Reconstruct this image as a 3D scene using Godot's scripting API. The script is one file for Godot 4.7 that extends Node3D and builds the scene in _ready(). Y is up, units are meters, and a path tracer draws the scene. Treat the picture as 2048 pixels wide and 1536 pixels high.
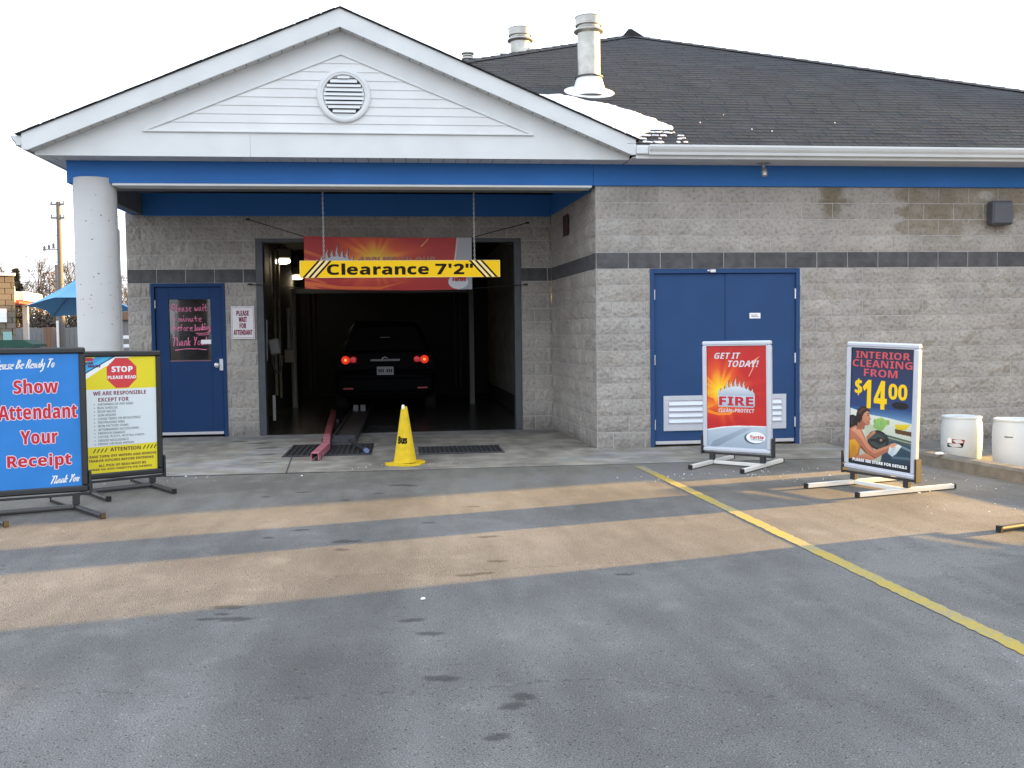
extends Node3D

var M := {}
var rng := RandomNumberGenerator.new()
var names := {}

# ---------------------------------------------------------------- mesh builder
class G:
	var v := PackedVector3Array()
	var n := PackedVector3Array()
	var uv := PackedVector2Array()
	var col := PackedColorArray()
	var use_col := false
	var c := Color.WHITE
	func _uv(p: Vector3, m: Vector3) -> Vector2:
		var a := m.abs()
		if a.y >= a.x and a.y >= a.z:
			return Vector2(p.x, p.z)
		if a.x >= a.z:
			return Vector2(p.z, -p.y)
		return Vector2(p.x, -p.y)
	func tri(a: Vector3, b: Vector3, d: Vector3, na: Vector3, nb: Vector3, nd: Vector3, ua = null, ub = null, ud = null) -> void:
		var m := na + nb + nd
		if (b - a).cross(d - a).dot(m) > 0.0:
			v.append(a); v.append(d); v.append(b)
			n.append(na); n.append(nd); n.append(nb)
			if ua == null:
				uv.append(_uv(a, m)); uv.append(_uv(d, m)); uv.append(_uv(b, m))
			else:
				uv.append(ua); uv.append(ud); uv.append(ub)
		else:
			v.append(a); v.append(b); v.append(d)
			n.append(na); n.append(nb); n.append(nd)
			if ua == null:
				uv.append(_uv(a, m)); uv.append(_uv(b, m)); uv.append(_uv(d, m))
			else:
				uv.append(ua); uv.append(ub); uv.append(ud)
		if use_col:
			col.append(c); col.append(c); col.append(c)
	# counter-clockwise seen from outside
	func quad(a: Vector3, b: Vector3, d: Vector3, e: Vector3) -> void:
		var m := (b - a).cross(d - a)
		if m.length_squared() < 1e-14:
			m = (d - a).cross(e - a)
		m = m.normalized()
		tri(a, b, d, m, m, m)
		tri(a, d, e, m, m, m)
	func flat(a: Vector3, b: Vector3, d: Vector3) -> void:
		var m := (b - a).cross(d - a).normalized()
		tri(a, b, d, m, m, m)
	func mesh() -> ArrayMesh:
		var arr := []
		arr.resize(Mesh.ARRAY_MAX)
		arr[Mesh.ARRAY_VERTEX] = v
		arr[Mesh.ARRAY_NORMAL] = n
		arr[Mesh.ARRAY_TEX_UV] = uv
		if use_col:
			arr[Mesh.ARRAY_COLOR] = col
		var am := ArrayMesh.new()
		if v.size():
			am.add_surface_from_arrays(Mesh.PRIMITIVE_TRIANGLES, arr)
		return am
	func box(lo: Vector3, hi: Vector3, ch := 0.0, t := Transform3D()) -> void:
		var c0 := (lo + hi) / 2.0
		var h := (hi - lo) / 2.0
		ch = minf(ch, minf(h.x, minf(h.y, h.z)) * 0.95)
		for ax in 3:
			var i1 := (ax + 1) % 3
			var i2 := (ax + 2) % 3
			for s in [-1.0, 1.0]:
				var p := []
				for k in [[-1, -1], [1, -1], [1, 1], [-1, 1]]:
					var q := Vector3.ZERO
					q[ax] = s * h[ax]
					q[i1] = k[0] * (h[i1] - ch)
					q[i2] = k[1] * (h[i2] - ch)
					p.append(t * (c0 + q))
				if s > 0:
					quad(p[0], p[1], p[2], p[3])
				else:
					quad(p[3], p[2], p[1], p[0])
		if ch > 0.0:
			for ax in 3:
				var i1 := (ax + 1) % 3
				var i2 := (ax + 2) % 3
				for s1 in [-1.0, 1.0]:
					for s2 in [-1.0, 1.0]:
						var a := Vector3.ZERO
						var b := Vector3.ZERO
						a[ax] = h[ax] - ch; b[ax] = h[ax] - ch
						a[i1] = s1 * h[i1]; a[i2] = s2 * (h[i2] - ch)
						b[i1] = s1 * (h[i1] - ch); b[i2] = s2 * h[i2]
						var d := b; d[ax] = -d[ax]
						var e := a; e[ax] = -e[ax]
						var m := Vector3.ZERO
						m[i1] = s1; m[i2] = s2
						m = (t.basis * m).normalized()
						tri(t * (c0 + a), t * (c0 + b), t * (c0 + d), m, m, m)
						tri(t * (c0 + a), t * (c0 + d), t * (c0 + e), m, m, m)
			for sx in [-1.0, 1.0]:
				for sy in [-1.0, 1.0]:
					for sz in [-1.0, 1.0]:
						var a := Vector3(sx * h.x, sy * (h.y - ch), sz * (h.z - ch))
						var b := Vector3(sx * (h.x - ch), sy * h.y, sz * (h.z - ch))
						var d := Vector3(sx * (h.x - ch), sy * (h.y - ch), sz * h.z)
						var m := (t.basis * Vector3(sx, sy, sz)).normalized()
						tri(t * (c0 + a), t * (c0 + b), t * (c0 + d), m, m, m)
	# profile: Vector2(radius, height) from bottom to top, smooth between
	func lathe(prof: Array, segs := 24, t := Transform3D(), smooth := true) -> void:
		for i in prof.size() - 1:
			var p: Vector2 = prof[i]
			var q: Vector2 = prof[i + 1]
			var m2 := Vector2(q.y - p.y, p.x - q.x).normalized()
			var mp := m2
			var mq := m2
			if smooth:
				if i > 0:
					var o: Vector2 = prof[i - 1]
					var mm := Vector2(p.y - o.y, o.x - p.x).normalized()
					if mm.dot(m2) > 0.6:
						mp = (m2 + mm).normalized()
				if i < prof.size() - 2:
					var o2: Vector2 = prof[i + 2]
					var mm2 := Vector2(o2.y - q.y, q.x - o2.x).normalized()
					if mm2.dot(m2) > 0.6:
						mq = (m2 + mm2).normalized()
			for s in segs:
				var a0 := TAU * s / segs
				var a1 := TAU * (s + 1) / segs
				var d0 := Vector3(cos(a0), 0, sin(a0))
				var d1 := Vector3(cos(a1), 0, sin(a1))
				var A := t * (d0 * p.x + Vector3.UP * p.y)
				var B := t * (d1 * p.x + Vector3.UP * p.y)
				var C := t * (d1 * q.x + Vector3.UP * q.y)
				var D := t * (d0 * q.x + Vector3.UP * q.y)
				var bs := t.basis
				var nA := (bs * (d0 * mp.x + Vector3.UP * mp.y)).normalized()
				var nB := (bs * (d1 * mp.x + Vector3.UP * mp.y)).normalized()
				var nC := (bs * (d1 * mq.x + Vector3.UP * mq.y)).normalized()
				var nD := (bs * (d0 * mq.x + Vector3.UP * mq.y)).normalized()
				if p.x > 1e-6:
					tri(A, B, C, nA, nB, nC)
				if q.x > 1e-6:
					tri(A, C, D, nA, nC, nD)
	func tube(path: Array, rad, sides := 8, caps := true) -> void:
		var prev := []
		var prevn := []
		var up := Vector3.UP
		for i in path.size():
			var p: Vector3 = path[i]
			var d: Vector3
			if i == 0:
				d = path[1] - path[0]
			elif i == path.size() - 1:
				d = path[i] - path[i - 1]
			else:
				d = (path[i + 1] - path[i]).normalized() + (path[i] - path[i - 1]).normalized()
			d = d.normalized()
			var ref := Vector3.UP if absf(d.y) < 0.95 else Vector3.RIGHT
			var x := d.cross(ref).normalized()
			var y := d.cross(x).normalized()
			var r: float = rad[i] if rad is Array else rad
			var ring := []
			var rn := []
			for s in sides:
				var a := TAU * s / sides
				var m := x * cos(a) + y * sin(a)
				rn.append(m)
				ring.append(p + m * r)
			if i > 0:
				for s in sides:
					var s2 := (s + 1) % sides
					tri(prev[s], prev[s2], ring[s2], prevn[s], prevn[s2], rn[s2])
					tri(prev[s], ring[s2], ring[s], prevn[s], rn[s2], rn[s])
			if caps and (i == 0 or i == path.size() - 1):
				var m := -d if i == 0 else d
				for s in sides:
					tri(p, ring[s], ring[(s + 1) % sides], m, m, m)
			prev = ring
			prevn = rn
	# polygon in the xy plane, extruded from z0 to z1
	func prism(poly: PackedVector2Array, z0: float, z1: float, t := Transform3D()) -> void:
		if Geometry2D.is_polygon_clockwise(poly):
			poly.reverse()
		var idx := Geometry2D.triangulate_polygon(poly)
		var f := (t.basis * Vector3(0, 0, 1)).normalized()
		for i in range(0, idx.size(), 3):
			var a := poly[idx[i]]
			var b := poly[idx[i + 1]]
			var d := poly[idx[i + 2]]
			tri(t * Vector3(a.x, a.y, z1), t * Vector3(b.x, b.y, z1), t * Vector3(d.x, d.y, z1), f, f, f)
			tri(t * Vector3(a.x, a.y, z0), t * Vector3(b.x, b.y, z0), t * Vector3(d.x, d.y, z0), -f, -f, -f)
		var s := poly.size()
		for i in s:
			var a := poly[i]
			var b := poly[(i + 1) % s]
			var e := b - a
			var m := (t.basis * Vector3(e.y, -e.x, 0)).normalized()
			var A := t * Vector3(a.x, a.y, z0)
			var B := t * Vector3(b.x, b.y, z0)
			var C := t * Vector3(b.x, b.y, z1)
			var D := t * Vector3(a.x, a.y, z1)
			tri(A, B, C, m, m, m)
			tri(A, C, D, m, m, m)

# ---------------------------------------------------------------- nodes
func numbered(called: String) -> String:
	var k: int = names.get(called, 0)
	names[called] = k + 1
	return called if k == 0 else "%s_%03d" % [called, k]

func thing(called, label, category, at := Vector3.ZERO, turn := 0.0, group := "") -> Node3D:
	var o := Node3D.new()
	o.name = numbered(called)
	add_child(o)
	o.position = at
	o.rotation.y = turn
	o.set_meta("label", label)
	o.set_meta("category", category)
	if group != "":
		o.set_meta("group", group)
	return o

func part(called: String, m, mat, parent: Node3D, xf := Transform3D()) -> MeshInstance3D:
	var o := MeshInstance3D.new()
	var key = str(parent.get_instance_id()) + called
	var k: int = names.get(key, 0)
	names[key] = k + 1
	o.name = called if k == 0 else "%s_%03d" % [called, k]
	o.mesh = m.mesh() if m is G else m
	o.material_override = mat
	o.transform = xf
	parent.add_child(o, true)
	return o

func struct(called: String, g, mat) -> MeshInstance3D:
	var o := part(called, g, mat, self)
	o.set_meta("kind", "structure")
	return o

func stuff(o: Node3D) -> Node3D:
	o.set_meta("kind", "stuff")
	return o

func tag(o: Node3D, label: String, category: String, group := "") -> Node3D:
	o.set_meta("label", label)
	o.set_meta("category", category)
	if group != "":
		o.set_meta("group", group)
	return o

func bx(lo: Vector3, hi: Vector3, ch := 0.0, t := Transform3D()) -> G:
	var g := G.new()
	g.box(lo, hi, ch, t)
	return g

# ---------------------------------------------------------------- lettering
var fonts := {}
func font(bold: bool) -> Font:
	if not fonts.has(bold):
		var f := SystemFont.new()
		f.font_names = PackedStringArray(["Droid Sans"])
		f.font_weight = 700 if bold else 400
		fonts[bold] = f
	return fonts[bold]

# letters of s filling the box x0..x1, y0..y1 (their own outline box) on the plane z0, dz thick; bolder adds that many metres all round
func letters(g: G, s: String, x0: float, x1: float, y0: float, y1: float, z0 := 0.0, dz := 0.0015, bold := true, bolder := 0.0, slant := 0.0) -> void:
	var tm := TextMesh.new()
	tm.font = font(bold)
	tm.font_size = 48
	tm.pixel_size = 0.01
	tm.depth = 0.02
	tm.curve_step = 3.0
	tm.text = s
	var bb := tm.get_aabb()
	var sx := (x1 - x0) / bb.size.x
	var sy := (y1 - y0) / bb.size.y
	var c0 := bb.position + bb.size / 2.0
	var shifts := [Vector2.ZERO]
	if bolder > 0.0:
		for k in 8:
			shifts.append(Vector2(cos(TAU * k / 8), sin(TAU * k / 8)) * bolder)
	for k in tm.get_surface_count():
		var arr := tm.surface_get_arrays(k)
		var vs: PackedVector3Array = arr[Mesh.ARRAY_VERTEX]
		var ns: PackedVector3Array = arr[Mesh.ARRAY_NORMAL]
		var ix = arr[Mesh.ARRAY_INDEX]
		var indexed: bool = ix != null and ix.size() > 0
		var cnt: int = ix.size() if indexed else vs.size()
		for o in shifts.size():
			var sh: Vector2 = shifts[o]
			for i in range(0, cnt, 3):
				var i0: int = ix[i] if indexed else i
				if ns[i0].z < -0.5 or (o > 0 and ns[i0].z < 0.5):
					continue
				var p := []
				var m := []
				for j in 3:
					var q: int = ix[i + j] if indexed else i + j
					var a := vs[q] - c0
					var yy := a.y * sy
					p.append(Vector3((x0 + x1) / 2.0 + a.x * sx + yy * slant + sh.x, (y0 + y1) / 2.0 + yy + sh.y, z0 + (a.z / 0.02 + 0.5) * dz - o * 0.00004))
					m.append(ns[q])
				g.tri(p[0], p[1], p[2], m[0], m[1], m[2])

# handwriting: strokes on a 10 x 10 grid, digits are x then y
const PEN := {
	"P": "13 19/19 49 57 46 16", "l": "19 13 23", "e": "15 45 46 26 15 14 23 43", "a": "46 26 15 14 23 34 46/46 44 53", "s": "46 26 25 44 43 13",
	"w": "16 14 23 35 43 54 56", "i": "16 14 23/18 19", "t": "28 24 33 43/06 46", "m": "13 16/15 26 35 33/35 46 55 53", "n": "13 16/15 26 36 45 43",
	"u": "16 14 23 33 45/46 44 53", "b": "19 13/15 26 36 45 44 33 13", "f": "49 39 28 23/06 46", "o": "26 15 14 23 33 44 45 36 26", "r": "13 16/15 26 46",
	"h": "19 13/15 26 36 45 43", "k": "19 13/46 15 43", "g": "46 26 15 14 23 34 46/46 41 30 11", "T": "09 59/39 23", "Y": "19 36/59 36 23", "y": "16 14 24 45/46 41 20",
	"B": "13 19 39 48 37 16/36 55 44 33 13", "R": "13 19 39 48 47 36 16/36 53", "d": "46 26 15 14 23 34 46/49 43", "1": "18 29 23", "!": "29 25/23 24"}
func pen(g: G, s: String, x0: float, x1: float, ybase: float, h: float, w: float, z: float, slant := 0.0, rise := 0.0, wob := 0.0) -> void:
	var adv := 0.0
	var strokes := []
	for ch in s:
		if ch == " ":
			adv += 3.5
			continue
		var wide := 0.0
		for st in PEN[ch].split("/"):
			var pts := []
			for d in st.split(" "):
				var q := Vector2(float(d[0]), float(d[1]) - 3.0)
				wide = maxf(wide, q.x)
				pts.append(q + Vector2(adv + rng.randf_range(-wob, wob), rng.randf_range(-wob, wob)))
			strokes.append(pts)
		adv += wide + 0.9
	var sc := (x1 - x0) / maxf(adv, 0.01)
	var sy := h / 6.0
	for pts in strokes:
		var q := []
		for p in pts:
			q.append(Vector2(x0 + p.x * sc + p.y * sy * slant, ybase + p.y * sy + rise * p.x / adv))
		ribbon(g, q, w, z)

func ribbon(g: G, q: Array, w: float, z: float) -> void:
	for i in q.size() - 1:
		var a: Vector2 = q[i]
		var b: Vector2 = q[i + 1]
		var d := (b - a).normalized() * w * 0.5
		var e := Vector2(-d.y, d.x)
		a -= d * 0.7
		b += d * 0.7
		g.quad(Vector3(a.x - e.x, a.y - e.y, z), Vector3(b.x - e.x, b.y - e.y, z), Vector3(b.x + e.x, b.y + e.y, z), Vector3(a.x + e.x, a.y + e.y, z))

# ---------------------------------------------------------------- pictures for prints
func fill_poly(im: Image, pts: Array, c0: Color, c1 = null) -> void:
	var w := im.get_width()
	var h := im.get_height()
	var lo := 1e9
	var hi := -1e9
	for p in pts:
		lo = minf(lo, p.y * h)
		hi = maxf(hi, p.y * h)
	for y in range(maxi(0, int(lo)), mini(h, int(hi) + 1)):
		var xs := []
		var yy := y + 0.5
		for i in pts.size():
			var a: Vector2 = pts[i]
			var b: Vector2 = pts[(i + 1) % pts.size()]
			var ay := a.y * h
			var by := b.y * h
			if (ay <= yy) != (by <= yy):
				xs.append((a.x + (b.x - a.x) * (yy - ay) / (by - ay)) * w)
		xs.sort()
		var col: Color = c0 if c1 == null else c0.lerp(c1, clampf((yy - lo) / maxf(hi - lo, 1.0), 0, 1))
		for k in range(0, xs.size() - 1, 2):
			var xa := clampi(int(round(xs[k])), 0, w)
			var xb := clampi(int(round(xs[k + 1])), 0, w)
			if xb > xa:
				im.fill_rect(Rect2i(xa, y, xb - xa, 1), col)

func V(a: Array) -> Array:
	var r := []
	for i in range(0, a.size(), 2):
		r.append(Vector2(a[i], a[i + 1]))
	return r

func ell(cx: float, cy: float, rx: float, ry: float, a0 := 0.0, a1 := TAU, n := 28) -> Array:
	var r := []
	for i in n:
		var a := a0 + (a1 - a0) * i / (n - 1.0)
		r.append(Vector2(cx + rx * cos(a), cy + ry * sin(a)))
	return r

func noise(freq: float, seed_: int, oct := 3, type := FastNoiseLite.TYPE_SIMPLEX_SMOOTH) -> FastNoiseLite:
	var f := FastNoiseLite.new()
	f.seed = seed_
	f.frequency = freq
	f.noise_type = type
	f.fractal_octaves = oct
	return f

func tex(im: Image) -> ImageTexture:
	return ImageTexture.create_from_image(im)

# grey picture between lo and hi out of a noise
func grey(w: int, h: int, f: FastNoiseLite, lo: float, hi: float) -> Image:
	var im := f.get_seamless_image(w, h)
	im.convert(Image.FORMAT_L8)
	var d := im.get_data()
	for i in d.size():
		d[i] = int(lerpf(lo, hi, d[i] / 255.0) * 255.0)
	var r := Image.create_from_data(w, h, false, Image.FORMAT_L8, d)
	r.convert(Image.FORMAT_RGB8)
	return r

func fire_print(w: int, h: int, wide: bool) -> Image:
	var im := Image.create(w, h, false, Image.FORMAT_RGB8)
	var asp := float(w) / h
	var cx := 0.22 if not wide else 0.42
	var cy := 0.44 if not wide else 0.42
	for y in h:
		for x in w:
			var u := float(x) / w
			var vv := float(y) / h
			var dx := (u - cx) * (asp if wide else 0.9)
			var dy := (vv - cy) * (1.0 if wide else 1.5)
			var ang := atan2(dy, dx)
			var r := sqrt(dx * dx * (0.35 if wide else 1.0) + dy * dy)
			var ray := 0.5 + 0.5 * sin(ang * 13.0 + sin(ang * 5.0) * 2.0)
			var t := clampf(1.0 - r / (0.52 if not wide else 0.62), 0, 1)
			t = clampf(t + (ray - 0.5) * 0.35 * (1.0 - t) * clampf(1.4 - r * 1.6, 0, 1), 0, 1)
			var col := Color(0.74, 0.10, 0.10).lerp(Color(0.93, 0.42, 0.08), clampf(t * 1.6, 0, 1)).lerp(Color(0.98, 0.83, 0.12), clampf(t * 2.2 - 1.0, 0, 1))
			im.set_pixel(x, y, col)
	if not wide:
		fill_poly(im, V([0, 0.62, 0.1, 0.6, 0.16, 0.57, 0.12, 0.52, 0, 0.5]), Color(0.86, 0.3, 0.08), Color(0.95, 0.6, 0.1))
		fill_poly(im, V([0, 0.62, 0.15, 0.655, 0.35, 0.655, 0.5, 0.63, 0.4, 0.675, 0.2, 0.685, 0, 0.66]), Color(0.95, 0.52, 0.1))
		fill_poly(im, V([0, 0.825, 0.25, 0.795, 0.55, 0.777, 1, 0.775, 1, 0.79, 0.6, 0.79, 0.3, 0.806, 0, 0.84]), Color(0.93, 0.9, 0.9))
		fill_poly(im, V([0, 0.835, 0.3, 0.803, 0.6, 0.787, 1, 0.783, 1, 1, 0, 1]), Color(0.72, 0.78, 0.83), Color(0.6, 0.66, 0.72))
		fill_poly(im, V([0.1, 0.94, 0.62, 0.8, 0.75, 0.8, 0.15, 1.0, 0.05, 1.0]), Color(0.62, 0.68, 0.74), Color(0.5, 0.56, 0.62))
		fill_poly(im, ell(0.79, 0.893, 0.165, 0.058), Color(0.22, 0.26, 0.32))
		fill_poly(im, ell(0.81, 0.887, 0.155, 0.055), Color(0.93, 0.95, 0.97))
		crown(im, 0.19, 0.80, 0.30, 0.49)
		fill_poly(im, V([0.19, 0.49, 0.8, 0.49, 0.8, 0.585, 0.78, 0.6, 0.2, 0.6]), Color(0.78, 0.82, 0.86), Color(0.66, 0.7, 0.76))
		fill_poly(im, V([0.6, 0.21, 0.75, 0.16, 0.9, 0.1, 0.78, 0.17]), Color(0.95, 0.72, 0.62))
		fill_poly(im, V([0.7, 0.3, 0.79, 0.19, 0.8, 0.2, 0.715, 0.3]), Color(0.92, 0.66, 0.55))
	else:
		for k in 5:
			var b := 0.25 + k * 0.16
			fill_poly(im, V([0, b, 0.13, b + 0.14, 0.13, b + 0.19, 0, b + 0.07]), Color(0.9, 0.45, 0.1), Color(0.8, 0.25, 0.1))
		fill_poly(im, V([0, 0.85, 0.2, 0.93, 0.45, 0.93, 0.6, 0.83, 0.45, 0.98, 0.2, 0.99, 0, 0.93]), Color(0.9, 0.4, 0.1))
		crown(im, 0.06, 0.33, 0.12, 0.6)
		fill_poly(im, V([0.915, 0, 1, 0, 1, 1, 0.915, 1, 0.895, 0.5]), Color(0.7, 0.71, 0.75), Color(0.62, 0.63, 0.68))
		fill_poly(im, V([0.91, 0, 0.918, 0, 0.9, 0.5, 0.918, 1, 0.91, 1, 0.89, 0.5]), Color(0.88, 0.82, 0.82))
		fill_poly(im, ell(0.915, 0.85, 0.06, 0.14), Color(0.85, 0.87, 0.9))
		fill_poly(im, V([0.69, 0.17, 0.735, 0.02, 0.74, 0.03, 0.7, 0.17]), Color(0.93, 0.72, 0.5))
	return im

func crown(im: Image, x0: float, x1: float, ytop: float, ybot: float) -> void:
	var n := 9
	var hgt := ybot - ytop
	var dome := [Vector2(x0, ybot)]
	for i in 17:
		var k := i / 16.0
		dome.append(Vector2(lerpf(x0, x1, k), ybot - hgt * (0.12 + 0.36 * sin(PI * k))))
	dome.append(Vector2(x1, ybot))
	for i in n:
		var k := (i + 0.5) / n
		var cx := lerpf(x0, x1, k)
		var w := (x1 - x0) / n
		var b := ybot - hgt * (0.1 + 0.34 * sin(PI * k))
		var tp := b - hgt * (0.16 + 0.38 * sin(PI * k)) * (1.0 if i % 2 == 0 else 0.7)
		var bend := 0.35 if i < n / 2 else 0.25
		fill_poly(im, [Vector2(cx - w * 0.45, b), Vector2(cx - w * 0.3, lerpf(b, tp, 0.5)), Vector2(cx + w * bend, tp), Vector2(cx + w * (bend + 0.12), tp), Vector2(cx + w * 0.12, lerpf(b, tp, 0.5)), Vector2(cx + w * 0.42, b)], Color(0.36, 0.2, 0.14))
		fill_poly(im, [Vector2(cx - w * 0.4, b), Vector2(cx - w * 0.34, lerpf(b, tp, 0.45)), Vector2(cx + w * (bend - 0.14), lerpf(b, tp, 0.93)), Vector2(cx - w * 0.02, lerpf(b, tp, 0.5)), Vector2(cx + w * 0.3, b)], Color(0.86, 0.88, 0.9), Color(0.72, 0.75, 0.8))
	fill_poly(im, dome, Color(0.84, 0.87, 0.9), Color(0.66, 0.7, 0.76))

func interior_print(w: int, h: int) -> Image:
	var im := Image.create(w, h, false, Image.FORMAT_RGB8)
	fill_poly(im, V([0, 0, 1, 0, 1, 0.5, 0, 0.5]), Color(0.13, 0.16, 0.26), Color(0.15, 0.25, 0.45))
	fill_poly(im, V([0, 0.5, 1, 0.5, 1, 0.6, 0, 0.6]), Color(0.16, 0.3, 0.5), Color(0.45, 0.62, 0.75))
	fill_poly(im, V([0, 0.52, 0.3, 0.56, 0.6, 0.57, 1, 0.6, 1, 1, 0, 1]), Color(0.87, 0.89, 0.84), Color(0.62, 0.66, 0.58))
	fill_poly(im, V([0.38, 0.66, 0.42, 0.61, 0.52, 0.57, 0.6, 0.6, 0.57, 0.66, 0.5, 0.7]), Color(0.62, 0.76, 0.45), Color(0.5, 0.66, 0.36))
	fill_poly(im, V([0.72, 0.62, 0.96, 0.605, 0.9, 0.65, 0.76, 0.665]), Color(0.9, 0.8, 0.15), Color(0.8, 0.7, 0.12))
	fill_poly(im, V([0.73, 0.655, 1, 0.665, 1, 0.7, 0.74, 0.69]), Color(0.35, 0.25, 0.15))
	fill_poly(im, V([0.6, 0.71, 1, 0.74, 1, 1, 0.5, 1]), Color(0.3, 0.36, 0.34), Color(0.2, 0.27, 0.32))
	fill_poly(im, V([0.55, 0.78, 0.75, 0.75, 1, 0.79, 1, 1, 0.55, 1]), Color(0.2, 0.3, 0.36), Color(0.13, 0.2, 0.27))
	# seat and door shade, dashboard lines
	fill_poly(im, V([0.55, 0.8, 0.8, 0.775, 1, 0.81, 1, 0.83, 0.8, 0.795, 0.55, 0.82]), Color(0.42, 0.52, 0.55))
	fill_poly(im, V([0.7, 0.88, 1, 0.87, 1, 0.89, 0.7, 0.9]), Color(0.3, 0.4, 0.46))
	fill_poly(im, V([0.6, 0.725, 1, 0.752, 1, 0.762, 0.6, 0.735]), Color(0.6, 0.62, 0.52))
	for k in 9:
		fill_poly(im, ell(0.42 + 0.025 * k, 0.615 + 0.012 * sin(k * 2.3), 0.028, 0.022), Color(0.5 + 0.04 * (k % 3), 0.68 + 0.03 * (k % 4), 0.36 + 0.05 * (k % 2)))
	fill_poly(im, V([0.24, 0.66, 0.34, 0.63, 0.42, 0.68, 0.36, 0.73, 0.27, 0.74]), Color(0.72, 0.76, 0.66))
	# steering wheel
	fill_poly(im, ell(0.47, 0.765, 0.17, 0.08), Color(0.07, 0.07, 0.08))
	fill_poly(im, ell(0.47, 0.765, 0.155, 0.07), Color(0.2, 0.2, 0.21))
	fill_poly(im, ell(0.47, 0.77, 0.13, 0.056), Color(0.22, 0.28, 0.27))
	fill_poly(im, V([0.34, 0.765, 0.6, 0.75, 0.61, 0.775, 0.35, 0.785]), Color(0.1, 0.1, 0.11))
	fill_poly(im, ell(0.5, 0.77, 0.065, 0.03), Color(0.13, 0.13, 0.14))
	fill_poly(im, ell(0.52, 0.762, 0.022, 0.012), Color(0.62, 0.5, 0.36))
	# headrest
	fill_poly(im, ell(0.05, 0.64, 0.1, 0.06), Color(0.09, 0.09, 0.11))
	fill_poly(im, ell(0.04, 0.63, 0.06, 0.035), Color(0.17, 0.17, 0.2))
	# shoulder and reaching arm, with a darker underside
	fill_poly(im, V([0, 0.7, 0.1, 0.665, 0.2, 0.69, 0.3, 0.79, 0.42, 0.855, 0.62, 0.8, 0.72, 0.785, 0.74, 0.81, 0.6, 0.86, 0.44, 0.925, 0.3, 0.9, 0.2, 0.83, 0.16, 0.95, 0, 0.97]), Color(0.74, 0.47, 0.35), Color(0.64, 0.38, 0.28))
	fill_poly(im, V([0.02, 0.71, 0.1, 0.68, 0.18, 0.7, 0.27, 0.78, 0.4, 0.858, 0.6, 0.81, 0.7, 0.792, 0.6, 0.83, 0.42, 0.885, 0.3, 0.85, 0.2, 0.775, 0.1, 0.73]), Color(0.85, 0.6, 0.46), Color(0.76, 0.5, 0.38))
	fill_poly(im, V([0.2, 0.83, 0.3, 0.885, 0.44, 0.915, 0.44, 0.925, 0.3, 0.9, 0.19, 0.85]), Color(0.5, 0.28, 0.2))
	# neck, face, hair
	fill_poly(im, V([0.14, 0.62, 0.26, 0.62, 0.25, 0.69, 0.12, 0.7]), Color(0.62, 0.38, 0.28))
	fill_poly(im, V([0.18, 0.53, 0.31, 0.53, 0.325, 0.565, 0.352, 0.6, 0.335, 0.61, 0.335, 0.63, 0.32, 0.652, 0.25, 0.655, 0.19, 0.62]), Color(0.82, 0.57, 0.44), Color(0.72, 0.47, 0.36))
	fill_poly(im, V([0.19, 0.6, 0.25, 0.64, 0.31, 0.652, 0.25, 0.657, 0.19, 0.625]), Color(0.6, 0.37, 0.28))
	fill_poly(im, V([0.285, 0.568, 0.32, 0.566, 0.318, 0.572, 0.29, 0.574]), Color(0.25, 0.14, 0.1))
	fill_poly(im, V([0.28, 0.554, 0.322, 0.55, 0.322, 0.555, 0.282, 0.558]), Color(0.3, 0.18, 0.13))
	fill_poly(im, V([0.3, 0.626, 0.334, 0.622, 0.328, 0.631, 0.302, 0.632]), Color(0.66, 0.26, 0.24))
	fill_poly(im, V([0.105, 0.585, 0.13, 0.525, 0.2, 0.497, 0.29, 0.503, 0.345, 0.54, 0.28, 0.534, 0.23, 0.56, 0.205, 0.61, 0.17, 0.64, 0.12, 0.635]), Color(0.23, 0.14, 0.11), Color(0.13, 0.08, 0.07))
	fill_poly(im, V([0.14, 0.55, 0.2, 0.513, 0.28, 0.512, 0.22, 0.53, 0.17, 0.57]), Color(0.38, 0.23, 0.17))
	fill_poly(im, V([0.1, 0.6, 0.06, 0.62, 0.05, 0.67, 0.09, 0.66, 0.13, 0.63]), Color(0.15, 0.09, 0.08))
	fill_poly(im, ell(0.225, 0.592, 0.018, 0.017), Color(0.76, 0.5, 0.39))
	# top, legs, hand on the wheel, cloth
	fill_poly(im, V([0, 0.8, 0.1, 0.785, 0.17, 0.83, 0.15, 0.9, 0.08, 0.95, 0, 0.97]), Color(0.88, 0.64, 0.16), Color(0.66, 0.42, 0.08))
	fill_poly(im, V([0.06, 0.83, 0.12, 0.85, 0.1, 0.93, 0.05, 0.95]), Color(0.74, 0.5, 0.1))
	fill_poly(im, V([0.12, 0.93, 0.3, 0.89, 0.44, 0.925, 0.3, 0.96, 0.15, 0.97]), Color(0.8, 0.54, 0.41), Color(0.62, 0.38, 0.28))
	fill_poly(im, V([0.28, 0.75, 0.4, 0.69, 0.44, 0.7, 0.42, 0.715, 0.3, 0.78]), Color(0.78, 0.53, 0.41), Color(0.6, 0.37, 0.28))
	fill_poly(im, V([0.66, 0.8, 0.78, 0.775, 0.84, 0.79, 0.76, 0.86, 0.7, 0.885, 0.63, 0.86]), Color(0.9, 0.92, 0.9), Color(0.7, 0.77, 0.8))
	fill_poly(im, V([0.7, 0.81, 0.76, 0.8, 0.7, 0.87, 0.66, 0.87]), Color(0.72, 0.78, 0.8))
	fill_poly(im, V([0.66, 0.785, 0.74, 0.768, 0.78, 0.775, 0.72, 0.81, 0.67, 0.815]), Color(0.84, 0.6, 0.47))
	fill_poly(im, V([0, 0.955, 1, 0.93, 1, 1, 0, 1]), Color(0.1, 0.13, 0.15))
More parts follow.
